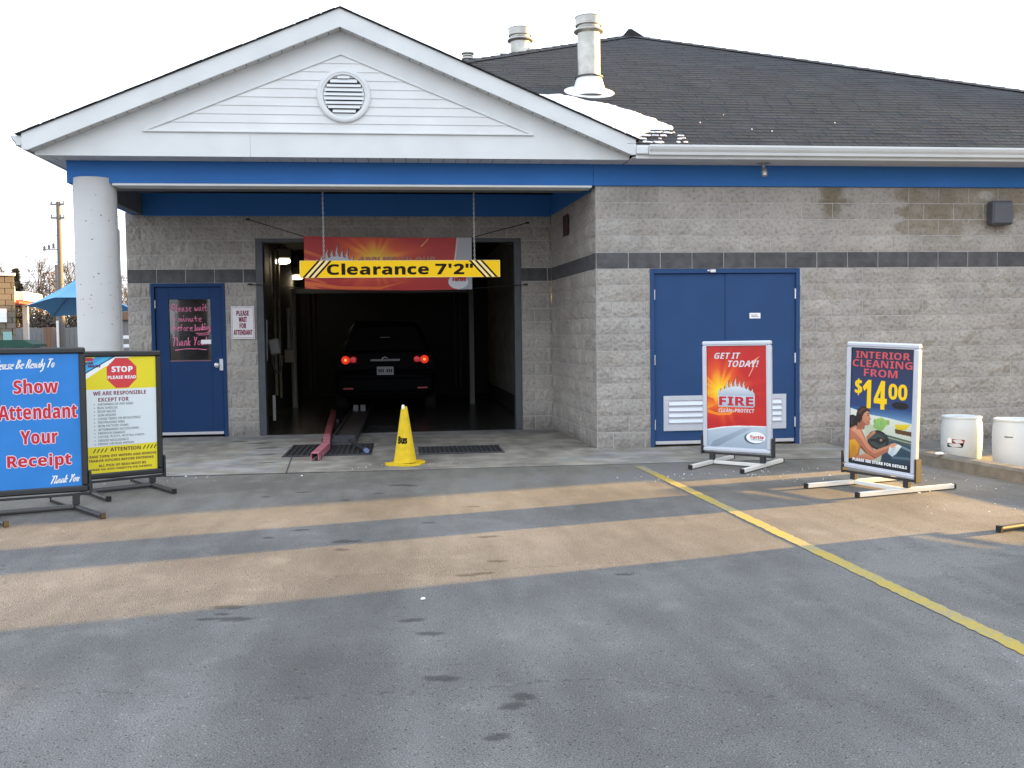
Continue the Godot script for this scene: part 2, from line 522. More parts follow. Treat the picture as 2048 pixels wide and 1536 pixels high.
	im.resize(w / 2, h / 2, Image.INTERPOLATE_LANCZOS)
	im.resize(w, h, Image.INTERPOLATE_CUBIC)
	fill_poly(im, ell(0.8, 0.462, 0.13, 0.03), Color(0.08, 0.08, 0.1))
	return im

func attention_print(w: int, h: int) -> Image:
	var im := Image.create(w, h, false, Image.FORMAT_RGB8)
	var ye := Color(0.9, 0.84, 0.16)
	im.fill(ye)
	fill_poly(im, V([0, 0, 0.45, 0, 0, 0.19]), Color(0.3, 0.7, 0.88))
	fill_poly(im, V([0.18, 0, 0.3, 0, 0, 0.14, 0, 0.09]), Color(0.25, 0.62, 0.85))
	fill_poly(im, V([0.02, 0.0, 0.2, 0, 0.03, 0.06, 0, 0.06]), Color(0.8, 0.82, 0.3))
	fill_poly(im, V([0.7, 0, 0.58, 0.015, 0.3, 0.09, 0, 0.215, 0, 0.165, 0.3, 0.055, 0.45, 0]), Color(0.95, 0.96, 0.95))
	fill_poly(im, V([0, 0.163, 0.3, 0.052, 0.45, 0, 0.42, 0, 0.28, 0.05, 0, 0.152]), Color(0.1, 0.3, 0.5))
	fill_poly(im, ell(0.1, 0.022, 0.07, 0.016), Color(0.75, 0.2, 0.3))
	fill_poly(im, V([0, 0.283, 1, 0.275, 1, 0.765, 0, 0.775]), Color(0.86, 0.9, 0.91))
	var oc := []
	for i in 8:
		var a := PI / 8 + i * PI / 4
		oc.append(Vector2(0.535 + 0.217 * cos(a), 0.142 + 0.14 * sin(a)))
	fill_poly(im, oc, Color(0.82, 0.24, 0.27))
	for k in 4:
		fill_poly(im, V([0.13 + k * 0.05, 0.822, 0.145 + k * 0.05, 0.822, 0.175 + k * 0.05, 0.79, 0.16 + k * 0.05, 0.79]), Color(0.2, 0.18, 0.05))
		fill_poly(im, V([0.8 + k * 0.05, 0.816, 0.815 + k * 0.05, 0.816, 0.845 + k * 0.05, 0.784, 0.83 + k * 0.05, 0.784]), Color(0.2, 0.18, 0.05))
	return im

# ---------------------------------------------------------------- materials
func lin(r: float, g: float, b: float) -> Color:
	return Color(r, g, b).linear_to_srgb()

func mat(key: String, c: Color, rough := 0.8, metal := 0.0) -> StandardMaterial3D:
	var m := StandardMaterial3D.new()
	m.resource_name = key
	m.albedo_color = c
	m.roughness = rough
	m.metallic = metal
	M[key] = m
	return m

func tri_tex(m: StandardMaterial3D, t: Texture2D, s: float, world := true) -> StandardMaterial3D:
	m.albedo_texture = t
	m.uv1_triplanar = true
	m.uv1_world_triplanar = world
	m.uv1_scale = Vector3(s, s, s)
	return m

func bump(m: StandardMaterial3D, t: Texture2D, cm: float) -> StandardMaterial3D:
	m.heightmap_enabled = true
	m.heightmap_texture = t
	m.heightmap_scale = cm
	return m

var T := {}
func make_textures() -> void:
	T.mottle = tex(grey(256, 256, noise(0.02, 3, 4), 0.84, 1.0))
	T.clean = tex(grey(256, 256, noise(0.012, 13, 4), 0.95, 1.0))
	T.dirt = tex(grey(512, 512, noise(0.008, 9, 5), 0.72, 1.0))
	T.grain = tex(grey(256, 256, noise(0.16, 5, 2), 0.0, 1.0))
	T.pits = tex(grey(512, 512, noise(0.055, 6, 4, FastNoiseLite.TYPE_SIMPLEX), 0.0, 1.0))
	# split-face block wall, 16 m by 4 m, with the damp patches of the right hand wall
	var w := 2048
	var h := 512
	var n1 := noise(0.012, 21, 3).get_image(w, h).get_data()
	var n2 := noise(0.13, 22, 3).get_image(w, h).get_data()
	var n3 := noise(0.02, 23, 4).get_image(w, h).get_data()
	var d := PackedByteArray()
	d.resize(w * h * 3)
	for y in h:
		var wy := 4.0 - (y + 0.5) / h * 4.0
		for x in w:
			var i := y * w + x
			var wx := (x + 0.5) / w * 16.0 - 8.0
			var a := n1[i] / 255.0
			var b := n2[i] / 255.0
			var e := n3[i] / 255.0
			var k := 0.80 + 0.12 * (a - 0.5) + 0.08 * (b - 0.5)
			if b < 0.38:
				k -= (0.38 - b) * 0.36
			var damp := 0.0
			if wx > 2.0 and wx < 7.0 and wy > 2.2:
				var wob := (e - 0.5)
				var lobe := 0.16 * absf(sin((wy - 2.4) * PI / 0.2)) 
				var edge := wx - (3.95 - lobe + wob * 0.3)
				var low := wy - (2.56 + wob * 0.35 + (0.12 if wx > 4.7 else 0.0))
				damp = smoothstep(-0.02, 0.10, edge) * smoothstep(-0.05, 0.18, low)
				damp *= 0.35 + 1.0 * e + 0.25 * (a - 0.5)
				if wx > 4.75 and wx < 5.35 and wy < 2.63:
					damp *= 0.15
				damp *= 1.0 - 0.85 * smoothstep(0.13, 0.06, Vector2(wx - 5.02, (wy - 3.1) * 1.6).length())
				damp *= 1.0 - 0.8 * smoothstep(0.16, 0.06, Vector2(wx - 5.5, wy - 2.78).length())
				var cr := smoothstep(0.16, 0.03, absf(wx - 2.98 + wob * 0.16)) * smoothstep(2.72, 2.95, wy)
				cr = maxf(cr, smoothstep(0.34, 0.1, absf(wx - 3.02)) * smoothstep(0.06, 0.01, absf(wy - 3.02 + wob * 0.06)))
				damp = maxf(damp, cr)
			elif wx > 2.6 and wx < 7.0 and wy > 0.7:
				damp = smoothstep(0.66, 0.8, e) * 0.5
			damp = clampf(damp, 0, 1)
			var low2 := smoothstep(0.3, 0.02, wy) * 0.14 * (0.4 + e)
			k -= low2
			d[i * 3] = int(clampf(k * lerpf(1.0, 0.79, damp), 0, 1) * 255)
			d[i * 3 + 1] = int(clampf(k * lerpf(0.985, 0.755, damp), 0, 1) * 255)
			d[i * 3 + 2] = int(clampf(k * lerpf(0.965, 0.68, damp), 0, 1) * 255)
	var bp := Image.create_from_data(w, h, false, Image.FORMAT_L8, n2)
	bp.convert(Image.FORMAT_RGB8)
	T.wallbump = tex(bp)
	T.wall = tex(Image.create_from_data(w, h, false, Image.FORMAT_RGB8, d))
	# asphalt grain tile, 1.6 m
	var ag := grey(1024, 1024, noise(0.16, 31, 3, FastNoiseLite.TYPE_SIMPLEX), 0.46, 0.94)
	var r2 := RandomNumberGenerator.new()
	r2.seed = 4
	for k in 9000:
		var g := r2.randf_range(0.72, 1.0)
		var px := r2.randi_range(0, 1021)
		var py := r2.randi_range(0, 1021)
		var sz := 2 + (1 if r2.randf() < 0.4 else 0) + (2 if r2.randf() < 0.12 else 0)
		var gg := g if r2.randf() < 0.6 else g * 0.45
		ag.fill_rect(Rect2i(px, py, sz, sz), Color(gg, gg * 0.99, gg * 0.97))
	T.asphalt = tex(ag)
	# worn road paint: yellow with the asphalt showing through
	var pl := Image.create(32, 2048, false, Image.FORMAT_RGB8)
	var np := noise(0.11, 51, 3)
	var nq := noise(0.012, 52, 2)
	for y in 2048:
		for x in 32:
			var e := absf(x - 15.5) / 15.5
			var wear := 0.36 + 0.55 * np.get_noise_2d(x * 1.2, y * 0.9) + 0.35 * nq.get_noise_2d(0, y) + 0.22 * e * e * e + 0.75 * smoothstep(120.0, 0.0, y)
			var t := smoothstep(0.30, 0.62, wear)
			var sp := 0.92 + 0.08 * np.get_noise_2d(x * 7.0 + 300.0, y * 7.0)
			pl.set_pixel(x, y, Color(0.71 * sp, 0.62 * sp, 0.26 * sp).lerp(Color(0.55, 0.53, 0.44), t * 0.9))
	T.line = tex(pl)
	# stains of the lot: 16 m by 16 m, x -10..6, z -2..14
	var lot := grey(1024, 1024, noise(0.006, 41, 5), 0.74, 1.0)
	var n4 := noise(0.03, 44, 3).get_image(1024, 1024).get_data()
	for y in 1024:
		for x in 1024:
			var wx := x / 64.0 - 10.0
			var wz := y / 64.0 - 2.0
			var e := n4[y * 1024 + x] / 255.0
			var c := lot.get_pixel(x, y)
			var k := c.r
			# two faint wheel tracks leading to the bay, darker between them where oil drips
			k *= 1.0 - 0.10 * smoothstep(0.5, 0.1, absf(wx + 2.35 + 0.05 * wz)) * (0.4 + e)
			k *= 1.0 + 0.10 * smoothstep(0.35, 0.05, absf(wx + 3.15 + 0.02 * wz)) * e
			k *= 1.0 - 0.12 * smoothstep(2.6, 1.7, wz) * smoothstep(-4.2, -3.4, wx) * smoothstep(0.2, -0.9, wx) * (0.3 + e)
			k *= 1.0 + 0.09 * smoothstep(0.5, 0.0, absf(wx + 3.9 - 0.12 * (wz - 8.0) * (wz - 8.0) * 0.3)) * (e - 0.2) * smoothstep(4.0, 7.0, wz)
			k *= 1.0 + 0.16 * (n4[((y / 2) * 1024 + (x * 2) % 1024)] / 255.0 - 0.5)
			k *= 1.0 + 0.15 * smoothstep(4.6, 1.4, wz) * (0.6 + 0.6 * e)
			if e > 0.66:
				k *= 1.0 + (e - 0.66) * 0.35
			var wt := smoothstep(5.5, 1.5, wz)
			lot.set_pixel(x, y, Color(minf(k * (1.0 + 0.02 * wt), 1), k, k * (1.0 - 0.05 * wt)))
	for q in [[[-3.3, 5.95], [-1.7, 5.9], [0.0, 5.75], [1.1, 5.78], [2.6, 5.6], [4.5, 5.7]], [[-4.6, 7.4], [-3.0, 7.9], [-1.6, 7.85], [-0.6, 8.3]], [[0.9, 4.4], [1.0, 5.6], [0.7, 6.6], [0.9, 8.0]], [[-6.0, 4.6], [-4.9, 5.3], [-4.4, 6.6]]]:
		for i in q.size() - 1:
			var pa := Vector2(q[i][0], q[i][1])
			var pb := Vector2(q[i + 1][0], q[i + 1][1])
			var nst := int(pa.distance_to(pb) * 90.0)
			for k in nst:
				var p := pa.lerp(pb, k / float(nst))
				var wv := Vector2(n4[(k * 7 + i * 3000) % 900000] / 255.0 - 0.5, n4[(k * 5 + 400000) % 900000] / 255.0 - 0.5) * 0.09
				var ix := int((p.x + wv.x + 10.0) * 64.0)
				var iy := int((p.y + wv.y + 2.0) * 64.0)
				var c := lot.get_pixel(ix, iy)
				var f := 0.84 if r2.randf() < 0.45 else 1.07
				lot.set_pixel(ix, iy, Color(minf(c.r * f, 1), minf(c.g * f, 1), minf(c.b * f, 1)))
	# dark drips, seen from the photograph
	for q in [[-2.81, 4.94, 0.085], [-2.72, 4.95, 0.05], [-2.8, 5.2, 0.06], [-1.8, 4.95, 0.07], [-3.31, 6.51, 0.08], [-3.24, 6.74, 0.08], [-3.38, 6.72, 0.05], [-3.32, 6.64, 0.04],
		[-2.35, 6.9, 0.06], [-2.27, 7.13, 0.06], [-2.24, 7.75, 0.07], [-1.98, 8.09, 0.06], [-1.93, 8.0, 0.06], [-2.02, 6.03, 0.06], [-1.92, 6.0, 0.06], [-1.81, 5.7, 0.06], [-2.07, 8.37, 0.05],
		[-2.41, 2.44, 0.1], [-2.3, 2.5, 0.07], [-2.14, 1.3, 0.05], [-3.34, 4.72, 0.05], [-3.14, 4.48, 0.06], [-2.88, 3.21, 0.05], [-2.2, 4.36, 0.05], [-1.1, 6.16, 0.05], [-1.81, 3.73, 0.05],
		[-4.1, -1.0, 0.2], [-4.3, -1.6, 0.16], [-4.0, -0.3, 0.12], [-4.6, -1.9, 0.14], [-3.9, 0.5, 0.1], [-3.6, 2.9, 0.05], [-3.3, 2.7, 0.06], [-2.6, 2.9, 0.05]]:
		blot(lot, (q[0] + 10.0) * 64.0, (q[1] + 2.0) * 64.0, q[2] * 46.0, 0.68, r2)
	for q in [[-4.9, 1.25, 0.25], [-4.45, 1.45, 0.2], [0.2, 2.35, 0.3], [0.7, 2.2, 0.35], [1.9, 2.6, 0.4], [2.5, 3.3, 0.35], [2.2, 4.6, 0.3], [1.0, 6.1, 0.25], [0.6, 6.3, 0.2], [1.6, 5.9, 0.22]]:
		blot(lot, (q[0] + 10.0) * 64.0, (q[1] + 2.0) * 64.0, q[2] * 64.0, 1.28, r2)
	T.lot = tex(lot)

func blot(im: Image, cx: float, cy: float, r: float, k: float, r2: RandomNumberGenerator) -> void:
	var ph := r2.randf() * 6.0
	for y in range(int(cy - r * 1.6), int(cy + r * 1.6) + 1):
		for x in range(int(cx - r * 2.6), int(cx + r * 2.6) + 1):
			if x < 0 or y < 0 or x >= im.get_width() or y >= im.get_height():
				continue
			var dx := (x - cx) * 0.62
			var dy := y - cy
			var a := atan2(dy, dx)
			var rr := r * (1.0 + 0.2 * sin(a * 2.0 + ph) + 0.12 * sin(a * 5.0 + ph * 2.0))
			var t := smoothstep(rr, rr * 0.55, sqrt(dx * dx + dy * dy))
			if k > 1.0:
				t *= r2.randf()
			if t > 0.0:
				var c := im.get_pixel(x, y)
				var f := lerpf(1.0, k, t)
				im.set_pixel(x, y, Color(minf(c.r * f, 1), minf(c.g * f, 1), minf(c.b * f, 1)))

func make_materials() -> void:
	var tints := [[0.585, 0.57, 0.55], [0.56, 0.545, 0.525], [0.60, 0.585, 0.565], [0.57, 0.55, 0.525], [0.58, 0.57, 0.555]]
	for i in 5:
		var m := mat("block%d" % i, lin(tints[i][0], tints[i][1], tints[i][2]), 0.92)
		m.albedo_texture = T.wall
		m.uv1_triplanar = true
		m.uv1_world_triplanar = true
		m.uv1_scale = Vector3(1.0 / 16, 0.25, 1.0 / 16)
		m.uv1_offset = Vector3(0.5, 0, 0.5)
		m.uv1_triplanar_sharpness = 8.0
		bump(m, T.wallbump, 1.1)
	for i in 2:
		tri_tex(mat("dark_block%d" % i, lin(0.115 + 0.015 * i, 0.117 + 0.013 * i, 0.125 + 0.012 * i), 0.92), T.dirt, 0.9)
	tri_tex(mat("mortar", lin(0.52, 0.51, 0.50), 0.95), T.mottle, 1.3)
	tri_tex(mat("dark_mortar", lin(0.2, 0.2, 0.2), 0.95), T.mottle, 1.3)
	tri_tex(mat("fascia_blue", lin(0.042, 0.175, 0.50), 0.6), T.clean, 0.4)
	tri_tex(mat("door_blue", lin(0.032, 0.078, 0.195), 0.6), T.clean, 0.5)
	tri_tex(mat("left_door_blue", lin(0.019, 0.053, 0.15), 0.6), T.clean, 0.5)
	tri_tex(mat("white_metal", lin(0.70, 0.735, 0.745), 0.5), T.clean, 0.5)
	tri_tex(mat("white_siding", lin(0.73, 0.75, 0.76), 0.5), T.clean, 0.6)
	tri_tex(mat("soffit", lin(0.62, 0.62, 0.62), 0.6), T.clean, 0.6)
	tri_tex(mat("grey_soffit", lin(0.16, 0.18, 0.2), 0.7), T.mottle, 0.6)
	mat("vent_dark", lin(0.03, 0.03, 0.03), 0.9)
	bump(tri_tex(mat("column", lin(0.53, 0.54, 0.54), 0.85), T.clean, 0.6), T.grain, 0.1)
	mat("pit", lin(0.25, 0.25, 0.25), 0.95)
	tri_tex(mat("galvanised", lin(0.62, 0.62, 0.58), 0.42, 0.75), T.dirt, 0.8)
	tri_tex(mat("flashing", lin(0.72, 0.76, 0.78), 0.5, 0.2), T.clean, 0.8)
	tri_tex(mat("steel_frame", lin(0.075, 0.085, 0.098), 0.5, 0.2), T.mottle, 0.7)
	mat("aluminium", lin(0.66, 0.67, 0.70), 0.35, 0.55)
	tri_tex(mat("sign_silver", lin(0.62, 0.66, 0.74), 0.38, 0.35), T.clean, 0.8)
	mat("foot_white", lin(0.74, 0.73, 0.68), 0.45)
	mat("black_metal", lin(0.022, 0.024, 0.026), 0.45)
	mat("grey_black", lin(0.05, 0.05, 0.05), 0.5)
	mat("black_rubber", lin(0.012, 0.012, 0.012), 0.8)
	var sh := mat("shingle", Color.WHITE, 0.95)
	sh.vertex_color_use_as_albedo = true
	tri_tex(sh, T.dirt, 0.35)
	bump(sh, T.grain, 0.3)
	tri_tex(mat("shingle_base", lin(0.034, 0.036, 0.041), 0.95), T.dirt, 0.5)
	var snow := mat("snow", lin(0.86, 0.88, 0.92), 0.7)
	snow.subsurf_scatter_enabled = true
	snow.subsurf_scatter_strength = 0.15
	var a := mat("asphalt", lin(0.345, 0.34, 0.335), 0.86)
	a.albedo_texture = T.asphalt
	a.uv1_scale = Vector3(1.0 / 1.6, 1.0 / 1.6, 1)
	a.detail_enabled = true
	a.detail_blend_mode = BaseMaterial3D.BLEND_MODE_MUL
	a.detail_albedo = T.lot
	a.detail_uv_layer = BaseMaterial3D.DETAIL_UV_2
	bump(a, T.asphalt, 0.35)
	var fa := mat("far_asphalt", lin(0.19, 0.195, 0.2), 0.9)
	fa.albedo_texture = T.dirt
	fa.uv1_scale = Vector3(0.12, 0.12, 1)
	var co := mat("concrete", lin(0.385, 0.372, 0.355), 0.88)
	co.albedo_texture = T.dirt
	co.uv1_scale = Vector3(0.5, 0.5, 1)
	co.detail_enabled = true
	co.detail_blend_mode = BaseMaterial3D.BLEND_MODE_MUL
	co.detail_albedo = T.lot
	co.detail_uv_layer = BaseMaterial3D.DETAIL_UV_2
	bump(co, T.pits, 0.1)
	bump(tri_tex(mat("kerb", lin(0.22, 0.215, 0.2), 0.92), T.dirt, 0.9), T.grain, 0.2)
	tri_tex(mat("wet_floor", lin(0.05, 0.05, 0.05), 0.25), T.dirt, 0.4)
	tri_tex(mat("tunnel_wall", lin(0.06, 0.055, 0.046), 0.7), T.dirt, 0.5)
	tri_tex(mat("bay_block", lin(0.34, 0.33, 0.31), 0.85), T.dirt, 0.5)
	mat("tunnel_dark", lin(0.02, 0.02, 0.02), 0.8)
	tri_tex(mat("pipe_tan", lin(0.2, 0.17, 0.12), 0.6), T.mottle, 0.8)
	mat("pipe_grey", lin(0.15, 0.155, 0.155), 0.5)
	mat("paint_yellow", Color.WHITE, 0.8).albedo_texture = T.line
	var cm := mat("cone_yellow", lin(0.80, 0.56, 0.03), 0.6)
	tri_tex(cm, T.mottle, 1.5)
	mat("sign_yellow", lin(0.92, 0.58, 0.01), 0.5)
	mat("pale_yellow", lin(0.95, 0.75, 0.35), 0.5)
	mat("print_black", lin(0.016, 0.010, 0.006), 0.6)
	mat("print_white", lin(0.86, 0.88, 0.9), 0.5)
	mat("print_pale", lin(0.80, 0.55, 0.6), 0.5)
	mat("print_red", lin(0.52, 0.035, 0.05), 0.5)
	mat("print_maroon", lin(0.22, 0.02, 0.06), 0.5)
	mat("print_purple", lin(0.12, 0.03, 0.07), 0.5)
	mat("print_grey", lin(0.12, 0.13, 0.15), 0.5)
	mat("print_gold", lin(0.92, 0.60, 0.02), 0.5)
	mat("print_navy", lin(0.02, 0.02, 0.05), 0.5)
	mat("print_silver", lin(0.66, 0.68, 0.72), 0.4)
	mat("pink_ink", lin(0.85, 0.22, 0.40), 0.6)
	var bs := mat("sign_blue", lin(0.045, 0.235, 0.64), 0.35)
	tri_tex(bs, T.clean, 0.9, false)
	var gl := mat("door_glass", Color(0.03, 0.03, 0.03, 0.25), 0.05)
	gl.transparency = BaseMaterial3D.TRANSPARENCY_ALPHA
	tri_tex(mat("rail_pink", lin(0.66, 0.22, 0.29), 0.5), T.dirt, 1.2)
	tri_tex(mat("rail_red", lin(0.34, 0.06, 0.07), 0.5), T.dirt, 1.2)
	tri_tex(mat("grate", lin(0.06, 0.063, 0.07), 0.6, 0.3), T.mottle, 2.0)
	var cp := mat("car_paint", lin(0.004, 0.0045, 0.006), 0.3)
	cp.metallic_specular = 0.08
	mat("car_glass", lin(0.01, 0.011, 0.013), 0.08)
	M.car_glass.metallic_specular = 0.15
	mat("tyre", lin(0.012, 0.012, 0.012), 0.85)
	mat("chrome", lin(0.6, 0.6, 0.62), 0.2, 0.9)
	mat("plate_white", lin(0.3, 0.31, 0.33), 0.5)
	mat("reflector", lin(0.45, 0.02, 0.04), 0.3)
	tri_tex(mat("drum_white", lin(0.60, 0.66, 0.70), 0.5), T.clean, 1.0)
	mat("umbrella_blue", lin(0.12, 0.33, 0.60), 0.8)
	mat("wood_pole", lin(0.13, 0.125, 0.12), 0.9)
	mat("bark", lin(0.12, 0.095, 0.08), 0.95)
	mat("twig", lin(0.06, 0.06, 0.064), 0.95)
	mat("scrub", lin(0.11, 0.092, 0.075), 0.95)
	mat("russet", lin(0.11, 0.075, 0.055), 0.95)
	mat("needle", lin(0.045, 0.045, 0.03), 0.95)
	for k in M:
		if k.begins_with("print_") or k in ["sign_yellow", "pale_yellow", "sign_blue", "cone_yellow", "fascia_blue", "door_blue", "left_door_blue"]:
			M[k].metallic_specular = 0.25
	mat("far_brick_a", lin(0.17, 0.145, 0.11), 0.9)
	mat("far_brick_b", lin(0.155, 0.125, 0.098), 0.9)
	mat("far_brick_c", lin(0.185, 0.155, 0.12), 0.9)
	mat("teal", lin(0.25, 0.45, 0.42), 0.4)
	mat("fence_grey", lin(0.18, 0.185, 0.19), 0.85)
	mat("wood_brown", lin(0.20, 0.12, 0.08), 0.9)
	mat("green_lid", lin(0.014, 0.07, 0.05), 0.75)
	mat("van_white", lin(0.7, 0.72, 0.74), 0.35)

# ---------------------------------------------------------------- block walls
var block_meshes := []
func make_blocks() -> void:
	for k in 8:
		var f := noise(5.0, 100 + k, 2)
		var g := G.new()
		var nx := 6
		var ny := 3
		var p := []
		for j in ny + 1:
			var row := []
			for i in nx + 1:
				var x := 0.39 * i / nx
				var y := 0.19 * j / ny
				var z := 0.0
				if i > 0 and j > 0 and i < nx and j < ny:
					x += rng.randf_range(-0.015, 0.015)
					y += rng.randf_range(-0.012, 0.012)
					z = 0.006 + 0.016 * (f.get_noise_2d(x * 3.0, y * 3.0) + 0.4) + rng.randf_range(-0.003, 0.004)
				row.append(Vector3(x, y, z))
			p.append(row)
		for j in ny:
			for i in nx:
				var a: Vector3 = p[j][i]
				var b: Vector3 = p[j][i + 1]
				var c: Vector3 = p[j + 1][i + 1]
				var d: Vector3 = p[j + 1][i]
				if (i + j + k) % 2 == 0:
					g.flat(a, b, c)
					g.flat(a, c, d)
				else:
					g.flat(a, b, d)
					g.flat(b, c, d)
		var e := -0.05
		g.quad(Vector3(0, 0, e), Vector3(0, 0, 0), Vector3(0, 0.19, 0), Vector3(0, 0.19, e))
		g.quad(Vector3(0.39, 0, 0), Vector3(0.39, 0, e), Vector3(0.39, 0.19, e), Vector3(0.39, 0.19, 0))
		g.quad(Vector3(0, 0.19, 0), Vector3(0.39, 0.19, 0), Vector3(0.39, 0.19, e), Vector3(0, 0.19, e))
		g.quad(Vector3(0, 0, e), Vector3(0.39, 0, e), Vector3(0.39, 0, 0), Vector3(0, 0, 0))
		block_meshes.append(g.mesh())

func lay_wall(wall: Node3D, x0: float, x1: float, off: float, holes: Array, single_to: float, lone := true) -> void:
	var merged := [G.new(), G.new(), G.new()]
	for row in 16:
		var y := row * 0.2
		var o := off + (0.2 if (row + 11) % 2 == 1 else 0.0)
		var k := floori((x0 - o) / 0.4)
		while o + k * 0.4 < x1 - 0.02:
			var spans := [[maxf(o + k * 0.4, x0), minf(o + k * 0.4 + 0.4, x1)]]
			for hl in holes:
				if y + 0.1 > hl[1] and y + 0.1 < hl[3]:
					var nxt := []
					for s in spans:
						if s[1] <= hl[0] or s[0] >= hl[2]:
							nxt.append(s)
							continue
						if s[0] < hl[0]:
							nxt.append([s[0], hl[0]])
						if s[1] > hl[2]:
							nxt.append([hl[2], s[1]])
					spans = nxt
			for s in spans:
				var w: float = s[1] - s[0] - 0.01
				if w < 0.025:
					continue
				var im: int = rng.randi() % 8
				var xf := Transform3D(Basis.from_scale(Vector3(w / 0.39, 1, rng.randf_range(0.5, 1.0))), Vector3(s[0] + 0.005, y + 0.005, rng.randf_range(-0.0015, 0.0015)))
				var dark := row == 11
				var mi := rng.randi() % 5
				if lone and s[0] < single_to:
					part("block", block_meshes[im], M["dark_block%d" % (mi % 2)] if dark else M["block%d" % mi], wall, xf)
				else:
					var g: G = merged[2] if dark else merged[mi % 2]
					var arr: Array = block_meshes[im].surface_get_arrays(0)
					for q in arr[Mesh.ARRAY_VERTEX]:
						g.v.append(xf * q)
					for q in arr[Mesh.ARRAY_NORMAL]:
						g.n.append((xf.basis.inverse().transposed() * q).normalized())
					g.uv.append_array(arr[Mesh.ARRAY_TEX_UV])
			k += 1
	for i in 3:
		if merged[i].v.size():
			stuff(part("block_courses", merged[i], [M.block0, M.block3, M.dark_block0][i], wall))

# backing of mortar with rectangular holes [x0, y0, x1, y1], sorted by x, standing on the ground
func mortar(x0: float, x1: float, y1: float, holes: Array, thick := 0.19) -> G:
	var g := G.new()
	var x := x0
	for hl in holes:
		if hl[0] > x:
			g.box(Vector3(x, -0.1, -thick), Vector3(hl[0], y1, -0.004))
		if hl[3] < y1:
			g.box(Vector3(hl[0], hl[3], -thick), Vector3(hl[2], y1, -0.004))
		x = hl[2]
	if x < x1:
		g.box(Vector3(x, -0.1, -thick), Vector3(x1, y1, -0.004))
	return g

# ---------------------------------------------------------------- the car wash building
const REC := -2.654
func siding_slope(x: float) -> float:
	return 5.068 - 0.4167 * absf(x + 2.988)

